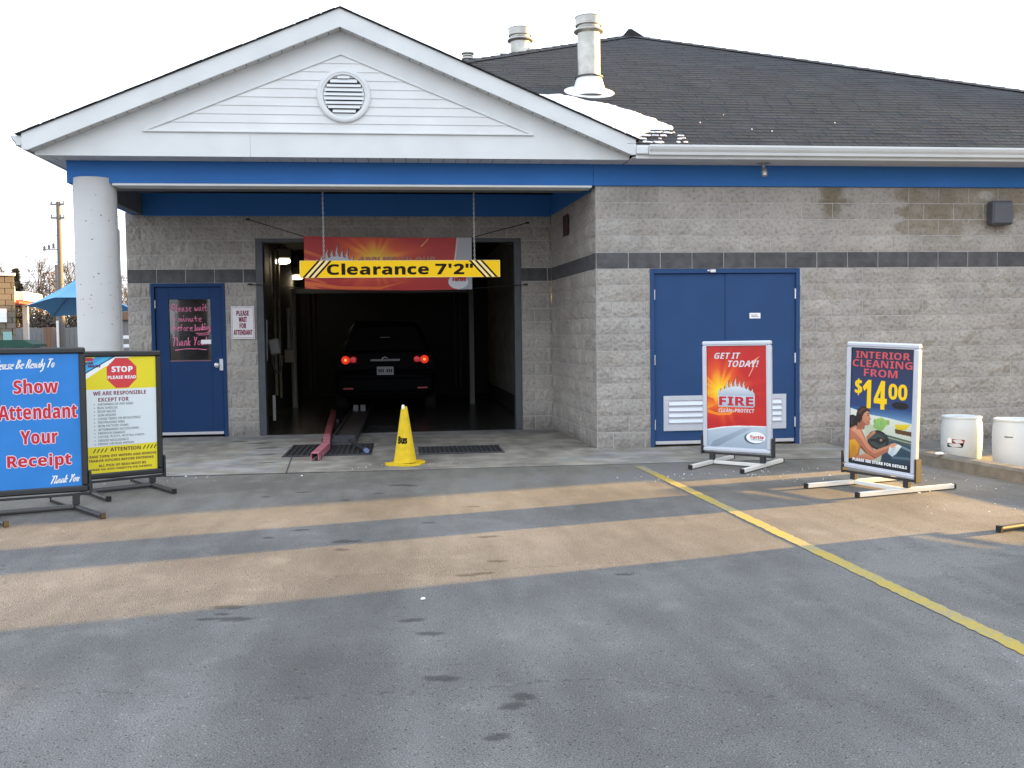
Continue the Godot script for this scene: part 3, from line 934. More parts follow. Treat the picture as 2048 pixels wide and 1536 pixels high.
func building() -> void:
	var b := thing("car_wash_building", "grey block car wash with white gable, blue fascia and dark shingled roof", "building")
	# front wall, right of the bay
	var door := [0.67, 0.0, 2.576, 2.2]
	var w := part("front_wall", mortar(0.0, 10.6, 3.2, [door]), M.mortar, b)
	lay_wall(w, 0.0, 10.6, 0.0, [door], 5.75)
	# back wall of the covered entry
	var ld := [-5.888, 0.0, -4.863, 2.2]
	var op := [-4.42, 0.0, -0.595, 2.83]
	var rw := part("entry_wall", mortar(-6.205, -0.137, 3.2, [ld, op]), M.mortar, b, Transform3D(Basis(), Vector3(0, 0, REC)))
	lay_wall(rw, -6.205, -0.137, -5.8, [ld, op], 10.0)
	# return wall
	var len := Vector2(0.137, 2.654).length()
	var bx_ := Vector3(0.137, 0, 2.654).normalized()
	var rt := part("return_wall", mortar(0.0, len - 0.2, 3.2, []), M.mortar, b, Transform3D(Basis(bx_, Vector3.UP, bx_.cross(Vector3.UP)), Vector3(-0.137, 0, -2.654)))
	lay_wall(rt, 0.0, len - 0.006, len - 2.8, [], -1.0, false)
	part("wall_plate", bx(Vector3(0, 0, 0), Vector3(0.3, 0.28, 0.012), 0.003), mat("rust", lin(0.06, 0.03, 0.022), 0.9), rt, Transform3D(Basis(), Vector3(0.94, 2.76, 0.018)))
	part("side_wall", bx(Vector3(-6.205, -0.1, -12.0), Vector3(-6.02, 3.3, -2.85)), M.mortar, b)
	part("side_wall", bx(Vector3(10.41, -0.1, -12.0), Vector3(10.6, 3.3, -0.2)), M.mortar, b)
	part("rear_wall", bx(Vector3(-6.08, -0.1, -12.2), Vector3(10.4, 3.3, -12.01)), M.mortar, b)
	left_door(b)
	double_door(b)
	# bay opening: steel frame
	var jf := part("bay_frame", bx(Vector3(-4.42, 0, REC - 0.16), Vector3(-4.318, 2.83, REC + 0.02), 0.006), M.steel_frame, b)
	part("jamb", bx(Vector3(-0.695, 0, REC - 0.16), Vector3(-0.595, 2.83, REC + 0.02), 0.006), M.steel_frame, jf)
	part("head", bx(Vector3(-4.317, 2.775, REC - 0.16), Vector3(-0.696, 2.83, REC + 0.018), 0.006), M.steel_frame, jf)
	# wash tunnel
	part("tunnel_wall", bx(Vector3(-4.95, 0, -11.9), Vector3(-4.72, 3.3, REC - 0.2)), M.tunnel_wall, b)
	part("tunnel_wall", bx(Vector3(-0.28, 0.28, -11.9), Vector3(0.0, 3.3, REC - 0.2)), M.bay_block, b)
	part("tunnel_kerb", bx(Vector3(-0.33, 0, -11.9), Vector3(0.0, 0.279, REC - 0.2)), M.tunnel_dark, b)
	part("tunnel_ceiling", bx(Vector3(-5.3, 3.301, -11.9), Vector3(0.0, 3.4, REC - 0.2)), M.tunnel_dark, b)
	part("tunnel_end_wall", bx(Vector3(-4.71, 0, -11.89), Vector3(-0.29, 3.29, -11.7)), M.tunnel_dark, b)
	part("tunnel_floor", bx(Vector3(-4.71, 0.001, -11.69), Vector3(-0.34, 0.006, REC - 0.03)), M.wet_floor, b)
	# blue beams
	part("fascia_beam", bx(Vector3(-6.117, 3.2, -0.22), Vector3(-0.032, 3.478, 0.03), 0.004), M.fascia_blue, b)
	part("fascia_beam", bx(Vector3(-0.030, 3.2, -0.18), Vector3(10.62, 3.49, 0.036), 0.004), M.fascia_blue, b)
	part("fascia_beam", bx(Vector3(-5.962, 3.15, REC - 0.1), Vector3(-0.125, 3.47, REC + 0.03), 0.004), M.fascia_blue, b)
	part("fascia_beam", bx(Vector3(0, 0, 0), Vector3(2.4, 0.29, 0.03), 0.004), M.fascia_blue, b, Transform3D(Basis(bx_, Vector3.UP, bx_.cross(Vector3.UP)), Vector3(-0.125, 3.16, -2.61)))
	part("side_beam", bx(Vector3(-6.117, 3.165, REC), Vector3(-6.045, 3.478, -0.222), 0.004), M.fascia_blue, b)
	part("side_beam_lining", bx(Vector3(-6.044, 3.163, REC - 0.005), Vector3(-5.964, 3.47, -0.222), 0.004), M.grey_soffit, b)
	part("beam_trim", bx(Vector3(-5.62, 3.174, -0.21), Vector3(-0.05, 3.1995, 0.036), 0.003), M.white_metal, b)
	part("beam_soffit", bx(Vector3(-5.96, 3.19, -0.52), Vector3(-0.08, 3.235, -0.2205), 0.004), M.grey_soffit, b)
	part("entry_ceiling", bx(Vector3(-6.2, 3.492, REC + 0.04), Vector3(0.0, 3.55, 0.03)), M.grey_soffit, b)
	gable(b)
	roof(b)
	# round concrete column
	var cg := G.new()
	cg.lathe([Vector2(0.236, -0.1), Vector2(0.236, 3.256), Vector2(0.23, 3.262), Vector2(0.0, 3.262)], 48)
	var col := part("column", cg, M.column, b, Transform3D(Basis(), Vector3(-5.85, 0, -0.1)))
	var pg := G.new()
	for i in 46:
		var a := rng.randf_range(0.15, PI - 0.15)
		var y := rng.randf_range(0.9, 3.2)
		var r := rng.randf_range(0.004, 0.010)
		var d := Vector3(cos(a), 0, sin(a))
		var c := d * 0.2365 + Vector3.UP * y
		var tx := Vector3(-d.z, 0, d.x)
		var pts := []
		for q in 7:
			var an := TAU * q / 7
			pts.append(c + (tx * cos(an) * 1.3 + Vector3.UP * sin(an)) * r * rng.randf_range(0.6, 1.2))
		for q in 7:
			pg.tri(c, pts[q], pts[(q + 1) % 7], d, d, d)
	stuff(part("air_holes", pg, M.pit, col))
	# downpipe at the far end of the left gutter
	var dg := G.new()
	dg.tube([Vector3(-6.5, 3.5, -1.7), Vector3(-6.48, 3.4, -1.75), Vector3(-6.36, 3.02, -2.5), Vector3(-6.34, 2.95, -2.75), Vector3(-6.34, 0.2, -2.8)], 0.035, 8)
	part("downpipe", dg, M.white_metal, b)

func left_door(b: Node3D) -> void:
	var x0 := -5.888
	var x1 := -4.863
	var mv := Transform3D(Basis(), Vector3(0.08, 0, 0))
	var z := REC
	var fg := G.new()
	fg.box(Vector3(x0, 0, z - 0.12), Vector3(x0 + 0.05, 2.2, z + 0.012), 0.004)
	fg.box(Vector3(x1 - 0.05, 0, z - 0.12), Vector3(x1, 2.2, z + 0.012), 0.004)
	fg.box(Vector3(x0 + 0.0501, 2.15, z - 0.12), Vector3(x1 - 0.0501, 2.2, z + 0.011), 0.004)
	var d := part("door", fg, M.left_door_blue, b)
	var lg := G.new()
	var a := x0 + 0.055
	var c := x1 - 0.055
	var wx0 := -5.652
	var wx1 := -5.074
	lg.box(Vector3(a, 0.03, z - 0.06), Vector3(wx0, 2.145, z - 0.02), 0.003)
	lg.box(Vector3(wx1, 0.03, z - 0.06), Vector3(c, 2.145, z - 0.02), 0.003)
	lg.box(Vector3(wx0, 0.03, z - 0.06), Vector3(wx1, 1.088, z - 0.0201), 0.003)
	lg.box(Vector3(wx0, 1.972, z - 0.06), Vector3(wx1, 2.145, z - 0.0201), 0.003)
	part("door_leaf", lg, M.left_door_blue, d)
	var tg := G.new()
	tg.box(Vector3(wx0, 1.088, z - 0.03), Vector3(wx1, 1.104, z - 0.012), 0.002)
	part("window_bead", tg, mat("bead", lin(0.2, 0.12, 0.15), 0.5), d)
	part("window_pane", bx(Vector3(wx0 + 0.001, 1.105, z - 0.045), Vector3(wx1 - 0.001, 1.971, z - 0.04)), M.door_glass, d)
	part("room_panel", bx(Vector3(wx0 - 0.1, 1.5, z - 0.32), Vector3(wx1 + 0.1, 2.1, z - 0.3)), mat("room_brown", lin(0.12, 0.085, 0.06), 0.7), d)
	part("room_panel", bx(Vector3(wx0 - 0.1, 0.9, z - 0.32), Vector3(wx1 + 0.1, 1.499, z - 0.3)), mat("room_dark", lin(0.04, 0.035, 0.035), 0.7), d)
	var pg := G.new()
	pg.quad(Vector3(-5.725, 1.52, z - 0.06), Vector3(-5.68, 1.40, z - 0.1), Vector3(-5.66, 1.80, z - 0.1), Vector3(-5.725, 1.84, z - 0.06))
	part("taped_paper", pg, M.print_white, d, mv)
	part("notice", bx(Vector3(-5.3, 1.335, z - 0.039), Vector3(-5.155, 1.395, z - 0.036)), M.print_white, d, mv)
	var hw := G.new()
	var hz := z - 0.0385
	pen(hw, "Please wait", -5.70, -5.20, 1.80, 0.10, 0.010, hz, 0.05, 0.01, 0.25)
	stuff(part("handwriting", hw, M.pink_ink, d, mv))
	hw = G.new()
	pen(hw, "1 minute", -5.68, -5.28, 1.66, 0.085, 0.010, hz, 0.0, 0.0, 0.25)
	stuff(part("handwriting", hw, M.pink_ink, d, mv))
	hw = G.new()
	pen(hw, "before", -5.68, -5.41, 1.53, 0.085, 0.010, hz, 0.0, 0.0, 0.25)
	pen(hw, "honking", -5.385, -5.165, 1.525, 0.085, 0.012, hz, 0.05, 0.02, 0.25)
	ribbon(hw, V([-5.37, 1.49, -5.26, 1.488, -5.17, 1.5]), 0.008, hz)
	ribbon(hw, V([-5.34, 1.465, -5.24, 1.465, -5.19, 1.475]), 0.008, hz)
	stuff(part("handwriting", hw, M.pink_ink, d, mv))
	hw = G.new()
	pen(hw, "Thank You!", -5.70, -5.22, 1.315, 0.115, 0.011, hz, 0.05, 0.01, 0.25)
	ribbon(hw, V([-5.66, 1.25, -5.52, 1.268, -5.35, 1.266, -5.23, 1.252]), 0.010, hz)
	stuff(part("handwriting", hw, M.pink_ink, d, mv))
	for y in [0.25, 1.1, 1.85]:
		var hg := G.new()
		hg.lathe([Vector2(0.0, 0), Vector2(0.012, 0), Vector2(0.012, 0.11), Vector2(0, 0.11)], 8, Transform3D(Basis(), Vector3(x0 + 0.052, y, z - 0.008)))
		part("hinge", hg, M.aluminium, d)
	part("kick_plate", bx(Vector3(a + 0.01, 0.035, z - 0.0195), Vector3(c - 0.01, 0.075, z - 0.012), 0.002), M.aluminium, d)
	var kg := G.new()
	kg.box(Vector3(-5.045, 0.95, z - 0.0195), Vector3(-4.985, 1.12, z + 0.004), 0.006)
	part("handle_plate", kg, M.aluminium, d, mv)
	var ng := G.new()
	ng.lathe([Vector2(0.0, 0.0), Vector2(0.016, 0.0), Vector2(0.016, 0.03), Vector2(0.034, 0.045), Vector2(0.036, 0.062), Vector2(0.02, 0.075), Vector2(0.0, 0.077)], 16, Transform3D(Basis(Vector3.RIGHT, PI / 2), Vector3(-5.075, 1.03, z - 0.02)))
	part("handle", ng, M.aluminium, d, mv)

func double_door(b: Node3D) -> void:
	var x0 := 0.67
	var x1 := 2.576
	var fg := G.new()
	fg.box(Vector3(x0, 0, -0.12), Vector3(x0 + 0.05, 2.195, 0.014), 0.004)
	fg.box(Vector3(x1 - 0.05, 0, -0.12), Vector3(x1, 2.195, 0.014), 0.004)
	fg.box(Vector3(x0 + 0.0501, 2.14, -0.12), Vector3(x1 - 0.0501, 2.195, 0.013), 0.004)
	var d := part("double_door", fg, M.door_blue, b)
	var mid := (x0 + x1) / 2.0
	for s in 2:
		var a := x0 + 0.054 if s == 0 else mid + 0.002
		var c := mid - 0.002 if s == 0 else x1 - 0.054
		part("door_leaf", bx(Vector3(a, 0.03, -0.06), Vector3(c, 2.136, -0.018 if s == 0 else -0.015), 0.003), M.door_blue, d)
		var l0 := a + 0.11 if s == 0 else a + 0.10
		var l1 := c - 0.10 if s == 0 else c - 0.115
		var lg := G.new()
		for r in [[l0, 0.2, l1, 0.28], [l0, 0.575, l1, 0.635], [l0, 0.2801, l0 + 0.065, 0.5749], [l1 - 0.065, 0.2801, l1, 0.5749]]:
			lg.box(Vector3(r[0], r[1], -0.0145), Vector3(r[2], r[3], 0.0), 0.003)
		lg.box(Vector3(l0 + 0.02, 0.22, -0.014), Vector3(l1 - 0.02, 0.6, -0.0125))
		part("louvre", lg, M.sign_silver, d)
		for k in 4:
			var y := 0.30 + k * 0.072
			part("louvre_slat", bx(Vector3(l0 + 0.066, 0, 0), Vector3(l1 - 0.066, 0.05, 0.004), 0.0, Transform3D(Basis(Vector3.RIGHT, deg_to_rad(-28)), Vector3(0, y, 0.012))), M.sign_silver, d)
		part("kick_plate", bx(Vector3(a + 0.01, 0.035, -0.0145), Vector3(c - 0.01, 0.075, -0.008), 0.002), M.aluminium, d)
		for y in [0.22, 1.02, 1.82]:
			var hg := G.new()
			hg.lathe([Vector2(0.0, 0), Vector2(0.013, 0), Vector2(0.013, 0.125), Vector2(0, 0.125)], 8, Transform3D(Basis(), Vector3(x0 + 0.052 if s == 0 else x1 - 0.052, y, -0.004)))
			part("hinge", hg, M.aluminium, d)
	part("notice", bx(Vector3(1.935, 1.58, -0.0145), Vector3(2.075, 1.648, -0.012)), M.print_white, d)
	var tg := G.new()
	for k in 2:
		tg.box(Vector3(1.955, 1.6 + k * 0.018, -0.0119), Vector3(2.055 - k * 0.02, 1.607 + k * 0.018, -0.011))
	part("print", tg, M.print_grey, d)
	var cg := G.new()
	cg.box(Vector3(1.42, 2.145, 0.0135), Vector3(1.49, 2.19, 0.045), 0.008)
	cg.box(Vector3(1.385, 2.16, 0.0136), Vector3(1.419, 2.185, 0.03), 0.006)
	part("door_latch", cg, M.aluminium, d)

func gable(b: Node3D) -> void:
	var z := 0.36
	var face := PackedVector2Array([Vector2(-6.34, 3.466), Vector2(0.34, 3.466), Vector2(0.34, 3.50), Vector2(-2.988, 4.90), Vector2(-6.34, 3.50)])
	var fg := G.new()
	fg.prism(face, z - 0.04, z)
	var f := part("gable_face", fg, M.white_metal, b)
	# lower band in two lengths
	for s in [[-6.33, -4.02], [-4.017, 0.33]]:
		var g := G.new()
		g.prism(PackedVector2Array([Vector2(s[0], 3.450), Vector2(s[1], 3.450), Vector2(s[1], minf(3.722, siding_slope(s[1]) - 0.2)), Vector2(minf(s[1], -0.33) if s[1] > -1 else s[1], 3.722), Vector2(maxf(s[0], -5.64) if s[0] < -5 else s[0], 3.722), Vector2(s[0], minf(3.722, siding_slope(s[0]) - 0.2))]), z, z + 0.008)
		part("lower_band", g, M.white_metal, f)
	# clapboards
	var sl := (4.606 - 3.726) / (5.164 - 2.99)
	var n := 9
	var h := (4.60 - 3.732) / n
	for k in n:
		var y0 := 3.732 + k * h
		var y1 := y0 + h
		var ha := (4.606 - y0) / sl
		var hb := maxf((4.606 - y1) / sl, 0.004)
		var g := G.new()
		var A := Vector3(-2.99 - ha, y0, z + 0.017)
		var B := Vector3(-2.99 + ha, y0, z + 0.017)
		var C := Vector3(-2.99 + hb, y1, z + 0.009)
		var D := Vector3(-2.99 - hb, y1, z + 0.009)
		g.quad(A, B, C, D)
		g.quad(Vector3(A.x, y0, z + 0.002), Vector3(B.x, y0, z + 0.002), B, A)
		part("siding_board", g, M.white_siding, f)
	for s in [-1.0, 1.0]:
		var g := G.new()
		var e = 2.175 * s
		var ang := atan2(0.88, 2.175)
		var L := Vector2(0.88, 2.175).length()
		var t := Transform3D(Basis(Vector3.BACK, -ang * s), Vector3(-2.99 + e, 3.722, z))
		if s > 0:
			g.box(Vector3(-L, -0.005, 0.003), Vector3(0.0, 0.022, 0.030), 0.004, t)
		else:
			g.box(Vector3(0.0, -0.005, 0.003), Vector3(L, 0.022, 0.030), 0.004, t)
		part("siding_trim", g, M.white_metal, f)
	part("siding_trim", bx(Vector3(-5.18, 3.716, z + 0.0085), Vector3(-0.80, 3.736, z + 0.032), 0.004), M.white_metal, f)
	# round louvred vent
	var vt := Transform3D(Basis(Vector3.RIGHT, PI / 2), Vector3(-2.965, 4.14, z + 0.01))
	var vg := G.new()
	vg.lathe([Vector2(0.302, 0.0), Vector2(0.302, 0.026), Vector2(0.29, 0.036), Vector2(0.262, 0.036), Vector2(0.258, 0.03), Vector2(0.238, 0.03), Vector2(0.232, 0.005), Vector2(0.0, 0.004)], 48, vt, true)
	var vent := part("round_vent", vg, M.white_metal, f)
	for k in 9:
		var y := -0.19 + k * 0.0475
		var hw := sqrt(maxf(0.0, 0.231 * 0.231 - y * y)) - 0.003
		var hw2 := sqrt(maxf(0.0, 0.231 * 0.231 - (y + 0.03) * (y + 0.03))) - 0.003
		part("louvre_slat", bx(Vector3(-minf(hw, hw2), 0, 0), Vector3(minf(hw, hw2), 0.036, 0.004), 0.0, Transform3D(Basis(Vector3.RIGHT, deg_to_rad(-24)), Vector3(-2.965, 4.14 + y, z + 0.036))), M.white_metal, vent)
	part("vent_back", bx(Vector3(-0.2, -0.2, 0), Vector3(0.2, 0.2, 0.001), 0, Transform3D(Basis(), Vector3(-2.965, 4.14, z + 0.0145))), M.vent_dark, vent)
	# rake boards and their soffit panels
	var peak := -2.988
	for s in [-1.0, 1.0]:
		var g := G.new()
		var xo := -6.41 if s < 0 else 0.374
		var xi := -6.351 if s < 0 else 0.324
		g.prism(PackedVector2Array([Vector2(peak, 5.068), Vector2(xo, 3.655), Vector2(xo, 3.482), Vector2(xi, 3.48), Vector2(peak, 4.866)]), 0.50, 0.53)
		var rb := part("rake_board", g, M.white_metal, b)
		var run: float = absf(xi - peak)
		var ang := atan2(4.866 - 3.48, run)
		var L := run / cos(ang)
		var np := 26
		for k in np:
			var d0 := L * k / np
			var w := L / np - 0.009
			var bas := Basis(Vector3.BACK, ang if s < 0 else -ang)
			var t := Transform3D(bas, Vector3(xi, 3.488, 0))
			var a := d0 if s < 0 else -d0 - w
			part("soffit_panel", bx(Vector3(a, -0.004, z + 0.002), Vector3(a + w, 0.004, 0.4995), 0.0, t), M.soffit, rb)
		var t2 := Transform3D(Basis(Vector3.BACK, ang if s < 0 else -ang), Vector3(xi, 3.5, 0))
		part("soffit_backing", bx(Vector3(0.0 if s < 0 else -L, 0.001, z + 0.002), Vector3(L if s < 0 else 0.0, 0.006, 0.4993), 0.0, t2), M.vent_dark, rb)
	# level soffit between the gable face and the blue beam
	for k in 46:
		var x := -6.335 + k * 0.145
		part("soffit_panel", bx(Vector3(x, 3.4535, 0.038), Vector3(x + 0.138, 3.4635, z - 0.0005)), M.soffit, b)
	part("soffit_backing", bx(Vector3(-6.335, 3.468, 0.038), Vector3(0.335, 3.472, z - 0.041)), M.vent_dark, b)
	# left eave: soffit, fascia and gutter
	part("eave_soffit", bx(Vector3(-6.40, 3.5, -2.75), Vector3(-6.21, 3.51, 0.03)), M.soffit, b)
	part("eave_fascia", bx(Vector3(-6.425, 3.49, -2.75), Vector3(-6.402, 3.655, 0.499), 0.003), M.white_metal, b)
	part("gutter", gutter_shape(3.25), M.white_metal, b, Transform3D(Basis(Vector3.UP, -PI / 2), Vector3(-6.426, 3.525, -2.75)))
	# right eave
	part("eave_soffit", bx(Vector3(0.345, 3.452, 0.04), Vector3(10.9, 3.462, 0.499)), M.soffit, b)
	part("eave_fascia", bx(Vector3(0.376, 3.44, 0.5), Vector3(10.9, 3.60, 0.518), 0.003), M.white_metal, b)
	part("gutter", gutter_shape(10.4), M.white_metal, b, Transform3D(Basis(), Vector3(0.52, 3.478, 0.5185)))
	part("gutter_end", bx(Vector3(0.376, 3.485, 0.5185), Vector3(0.5195, 3.58, 0.56), 0.01), M.white_metal, b)

# gutter along local x, front towards local z
func gutter_shape(L: float) -> G:
	var g := G.new()
	var p := PackedVector2Array([Vector2(0, 0), Vector2(0.055, 0), Vector2(0.062, 0.03), Vector2(0.085, 0.055), Vector2(0.10, 0.085), Vector2(0.10, 0.108), Vector2(0.092, 0.108), Vector2(0.092, 0.086), Vector2(0.077, 0.06), Vector2(0.055, 0.035), Vector2(0.05, 0.007), Vector2(0, 0.007)])
	g.prism(p, 0.0, L, Transform3D(Basis(Vector3(0, 0, 1), Vector3(0, 1, 0), Vector3(-1, 0, 0)), Vector3(L, 0, 0)))
	var cap := PackedVector2Array([Vector2(0.001, 0.001), Vector2(0.054, 0.001), Vector2(0.061, 0.03), Vector2(0.084, 0.055), Vector2(0.099, 0.085), Vector2(0.099, 0.107), Vector2(0.001, 0.107)])
	for e in [0.0005, L - 0.003]:
		g.prism(cap, -e - 0.003, -e, Transform3D(Basis(Vector3(0, 0, 1), Vector3(0, 1, 0), Vector3(-1, 0, 0)), Vector3.ZERO))
	return g

func roof(b: Node3D) -> void:
	var apex := Vector3(1.8, 6.745, -5.75)
	var rc := Vector3(11.0, 3.62, 0.5)
	var lo := Vector3(0.37, 3.62, 0.5)
	var v1 := Vector3(-2.99, 5.08, -2.42)
	var v2 := Vector3(-4.36, 4.5, -1.26)
	var g := G.new()
	for t in [[rc, apex, lo], [apex, v1, lo], [apex, v2, v1]]:
		g.tri(t[0], t[1], t[2], Vector3(0, 0.894, 0.447), Vector3(0, 0.894, 0.447), Vector3(0, 0.894, 0.447))
	var lb := Vector3(-6.8, 3.62, -12.2)
	var rbk := Vector3(11.0, 3.62, -12.2)
	var lf := Vector3(-6.5, 3.72, -2.0)
	for t in [[apex, v2, lf], [apex, lf, lb], [apex, lb, rbk], [apex, rbk, rc]]:
		var m: Vector3 = (t[1] - t[0]).cross(t[2] - t[0]).normalized()
		if m.y < 0: m = -m
		g.tri(t[0], t[1], t[2], m, m, m)
	var r := part("roof", g, M.shingle_base, b)
	# shingle tabs on the front slope
	var plan := PackedVector2Array([Vector2(rc.x, rc.z), Vector2(lo.x - 0.1, lo.z), Vector2(v1.x - 0.05, v1.z), Vector2(v2.x, v2.z), Vector2(apex.x, apex.z)])
	var sh := G.new()
	sh.use_col = true
	var nn := Vector3(0, 0.894, 0.447)
	var up := Vector3(0, 0.447, -0.894)
	var rr := RandomNumberGenerator.new()
	rr.seed = 77
	for c in 50:
		var s := c * 0.14 - 0.03
		var x := -4.6 + (c % 3) * 0.11
		while x < 11.0:
			var w := rr.randf_range(0.27, 0.36)
			var base := Vector3(x, 3.62, 0.5) + up * s
			var mid := base + Vector3(w / 2, 0, 0) + up * 0.07
			if Geometry2D.is_point_in_polygon(Vector2(mid.x, mid.z), plan) or (c == 0 and x > 0.42):
				var k := rr.randf_range(0.029, 0.040)
				if rr.randf() < 0.15:
					k *= 0.82
				sh.c = Color(k, k * 1.06, k * 1.22)
				var th := 0.0035 + rr.randf_range(0.0, 0.003)
				var dn := up * -rr.randf_range(0.0, 0.008)
				var A := base + dn + nn * th
				var B := A + Vector3(w - 0.006, 0, 0)
				var C := B + up * 0.155 - nn * (th - 0.002)
				var D := A + up * 0.155 - nn * (th - 0.002)
				sh.quad(A, B, C, D)
				sh.quad(A - nn * th, B - nn * th, B, A)
				sh.quad(D - nn * 0.002, A - nn * th, A, D)
				sh.quad(B - nn * th, C - nn * 0.002, C, B)
			x += w
	stuff(part("shingles", sh, M.shingle, r))
	# hip caps
	for e in [[rc, apex], [v2, apex]]:
		var hg := G.new()
		hg.use_col = true
		hg.c = Color(0.05, 0.052, 0.06)
		var d: Vector3 = e[1] - e[0]
		var n := int(d.length() / 0.2)
		for i in n:
			var p: Vector3 = e[0] + d * (i / float(n))
			var q: Vector3 = e[0] + d * ((i + 1.1) / float(n))
			var sd := d.cross(Vector3.UP).normalized() * 0.14
			var lift := Vector3.UP * 0.03
			var drop := Vector3.DOWN * 0.035
			hg.quad(p + sd + drop, q + sd + drop, q + lift * 0.6, p + lift)
			hg.quad(p + lift, q + lift * 0.6, q - sd + drop, p - sd + drop)
		stuff(part("hip_cap", hg, M.shingle, r))
	var ag := G.new()
	ag.prism(PackedVector2Array([Vector2(-0.17, -0.06), Vector2(0.33, -0.09), Vector2(0.02, 0.09), Vector2(-0.04, 0.09)]), -0.25, 0.12, Transform3D(Basis(), apex))
	part("peak_cap", ag, M.shingle_base, r)
	# slabs of the gable roof; the shingle ends show along the rakes
	for s in [-1.0, 1.0]:
		var xo := -6.425 if s < 0 else 0.385
		var yo := 3.648 if s < 0 else 3.65
		var gg := G.new()
		gg.prism(PackedVector2Array([Vector2(-2.988, 5.07), Vector2(xo, yo), Vector2(xo, yo + 0.013), Vector2(-2.988, 5.083)]), -2.35, 0.55)
		var ang := atan2(5.07 - yo, absf(xo + 2.988))
		for k in 24:
			var f := (k + 0.3) / 24.0
			var px := lerpf(xo, -2.988, f)
			var py := lerpf(yo, 5.07, f) + 0.011
			gg.box(Vector3(-0.1, 0, 0), Vector3(rng.randf_range(0.03, 0.09), rng.randf_range(0.003, 0.007), 0.33), 0.0, Transform3D(Basis(Vector3.BACK, ang if s < 0 else -ang), Vector3(px, py, 0.225 + rng.randf_range(0, 0.012))))
		part("gable_roof", gg, M.shingle_base, r)
	# flues
	flue(b, Vector3(0.28, 0, -1.78), 4.76, 5.775, 0.155)
	flue(b, Vector3(-0.32, 0, -4.6), 5.6, 6.469, 0.165)
	var sg := G.new()
	sg.lathe([Vector2(0.05, 5.6), Vector2(0.05, 5.90), Vector2(0.10, 5.90), Vector2(0.10, 5.925), Vector2(0.05, 5.93), Vector2(0.05, 5.95), Vector2(0.085, 5.95), Vector2(0.085, 5.965), Vector2(0.04, 5.97), Vector2(0.04, 5.99), Vector2(0.105, 5.985), Vector2(0.10, 6.005), Vector2(0.0, 6.02)], 16, Transform3D(Basis(), Vector3(-1.21, 0, -4.4)), false)
	part("small_vent", sg, M.galvanised, b)
	snow_patch()

func flue(b: Node3D, at: Vector3, base: float, top: float, r: float) -> void:
	var g := G.new()
	g.lathe([Vector2(r, base - 0.1), Vector2(r, top - 0.12), Vector2(r + 0.03, top - 0.118), Vector2(r + 0.03, top - 0.012), Vector2(r + 0.036, top - 0.01), Vector2(r + 0.036, top), Vector2(r - 0.01, top), Vector2(r - 0.01, top - 0.1), Vector2(0, top - 0.1)], 28)
	var f := part("flue", g, M.galvanised, b, Transform3D(Basis(), at))
	var c := G.new()
	c.lathe([Vector2(r, top - 0.225), Vector2(r + 0.045, top - 0.205), Vector2(r + 0.052, top - 0.195), Vector2(r + 0.03, top - 0.165), Vector2(r + 0.005, top - 0.15)], 28, Transform3D(), false)
	part("storm_collar", c, M.galvanised, f)
	var d := G.new()
	d.lathe([Vector2(r + 0.10, base - 0.08), Vector2(r + 0.02, base + 0.185), Vector2(r + 0.02, base + 0.19)], 28)
	part("flashing", d, M.flashing, f)
	var e := G.new()
	e.lathe([Vector2(r + 0.035, base + 0.182), Vector2(r + 0.042, base + 0.19), Vector2(r + 0.042, base + 0.2), Vector2(r, base + 0.215)], 28, Transform3D(), false)
	part("storm_collar", e, M.steel_frame, f)
	var p := G.new()
	p.lathe([Vector2(r + 0.2, 0.018), Vector2(r + 0.19, 0.026), Vector2(0, 0.03)], 28, Transform3D(Basis(Vector3.RIGHT, atan(0.5)), Vector3(0, base - 0.02, 0)))
	part("flashing_plate", p, M.flashing, f)

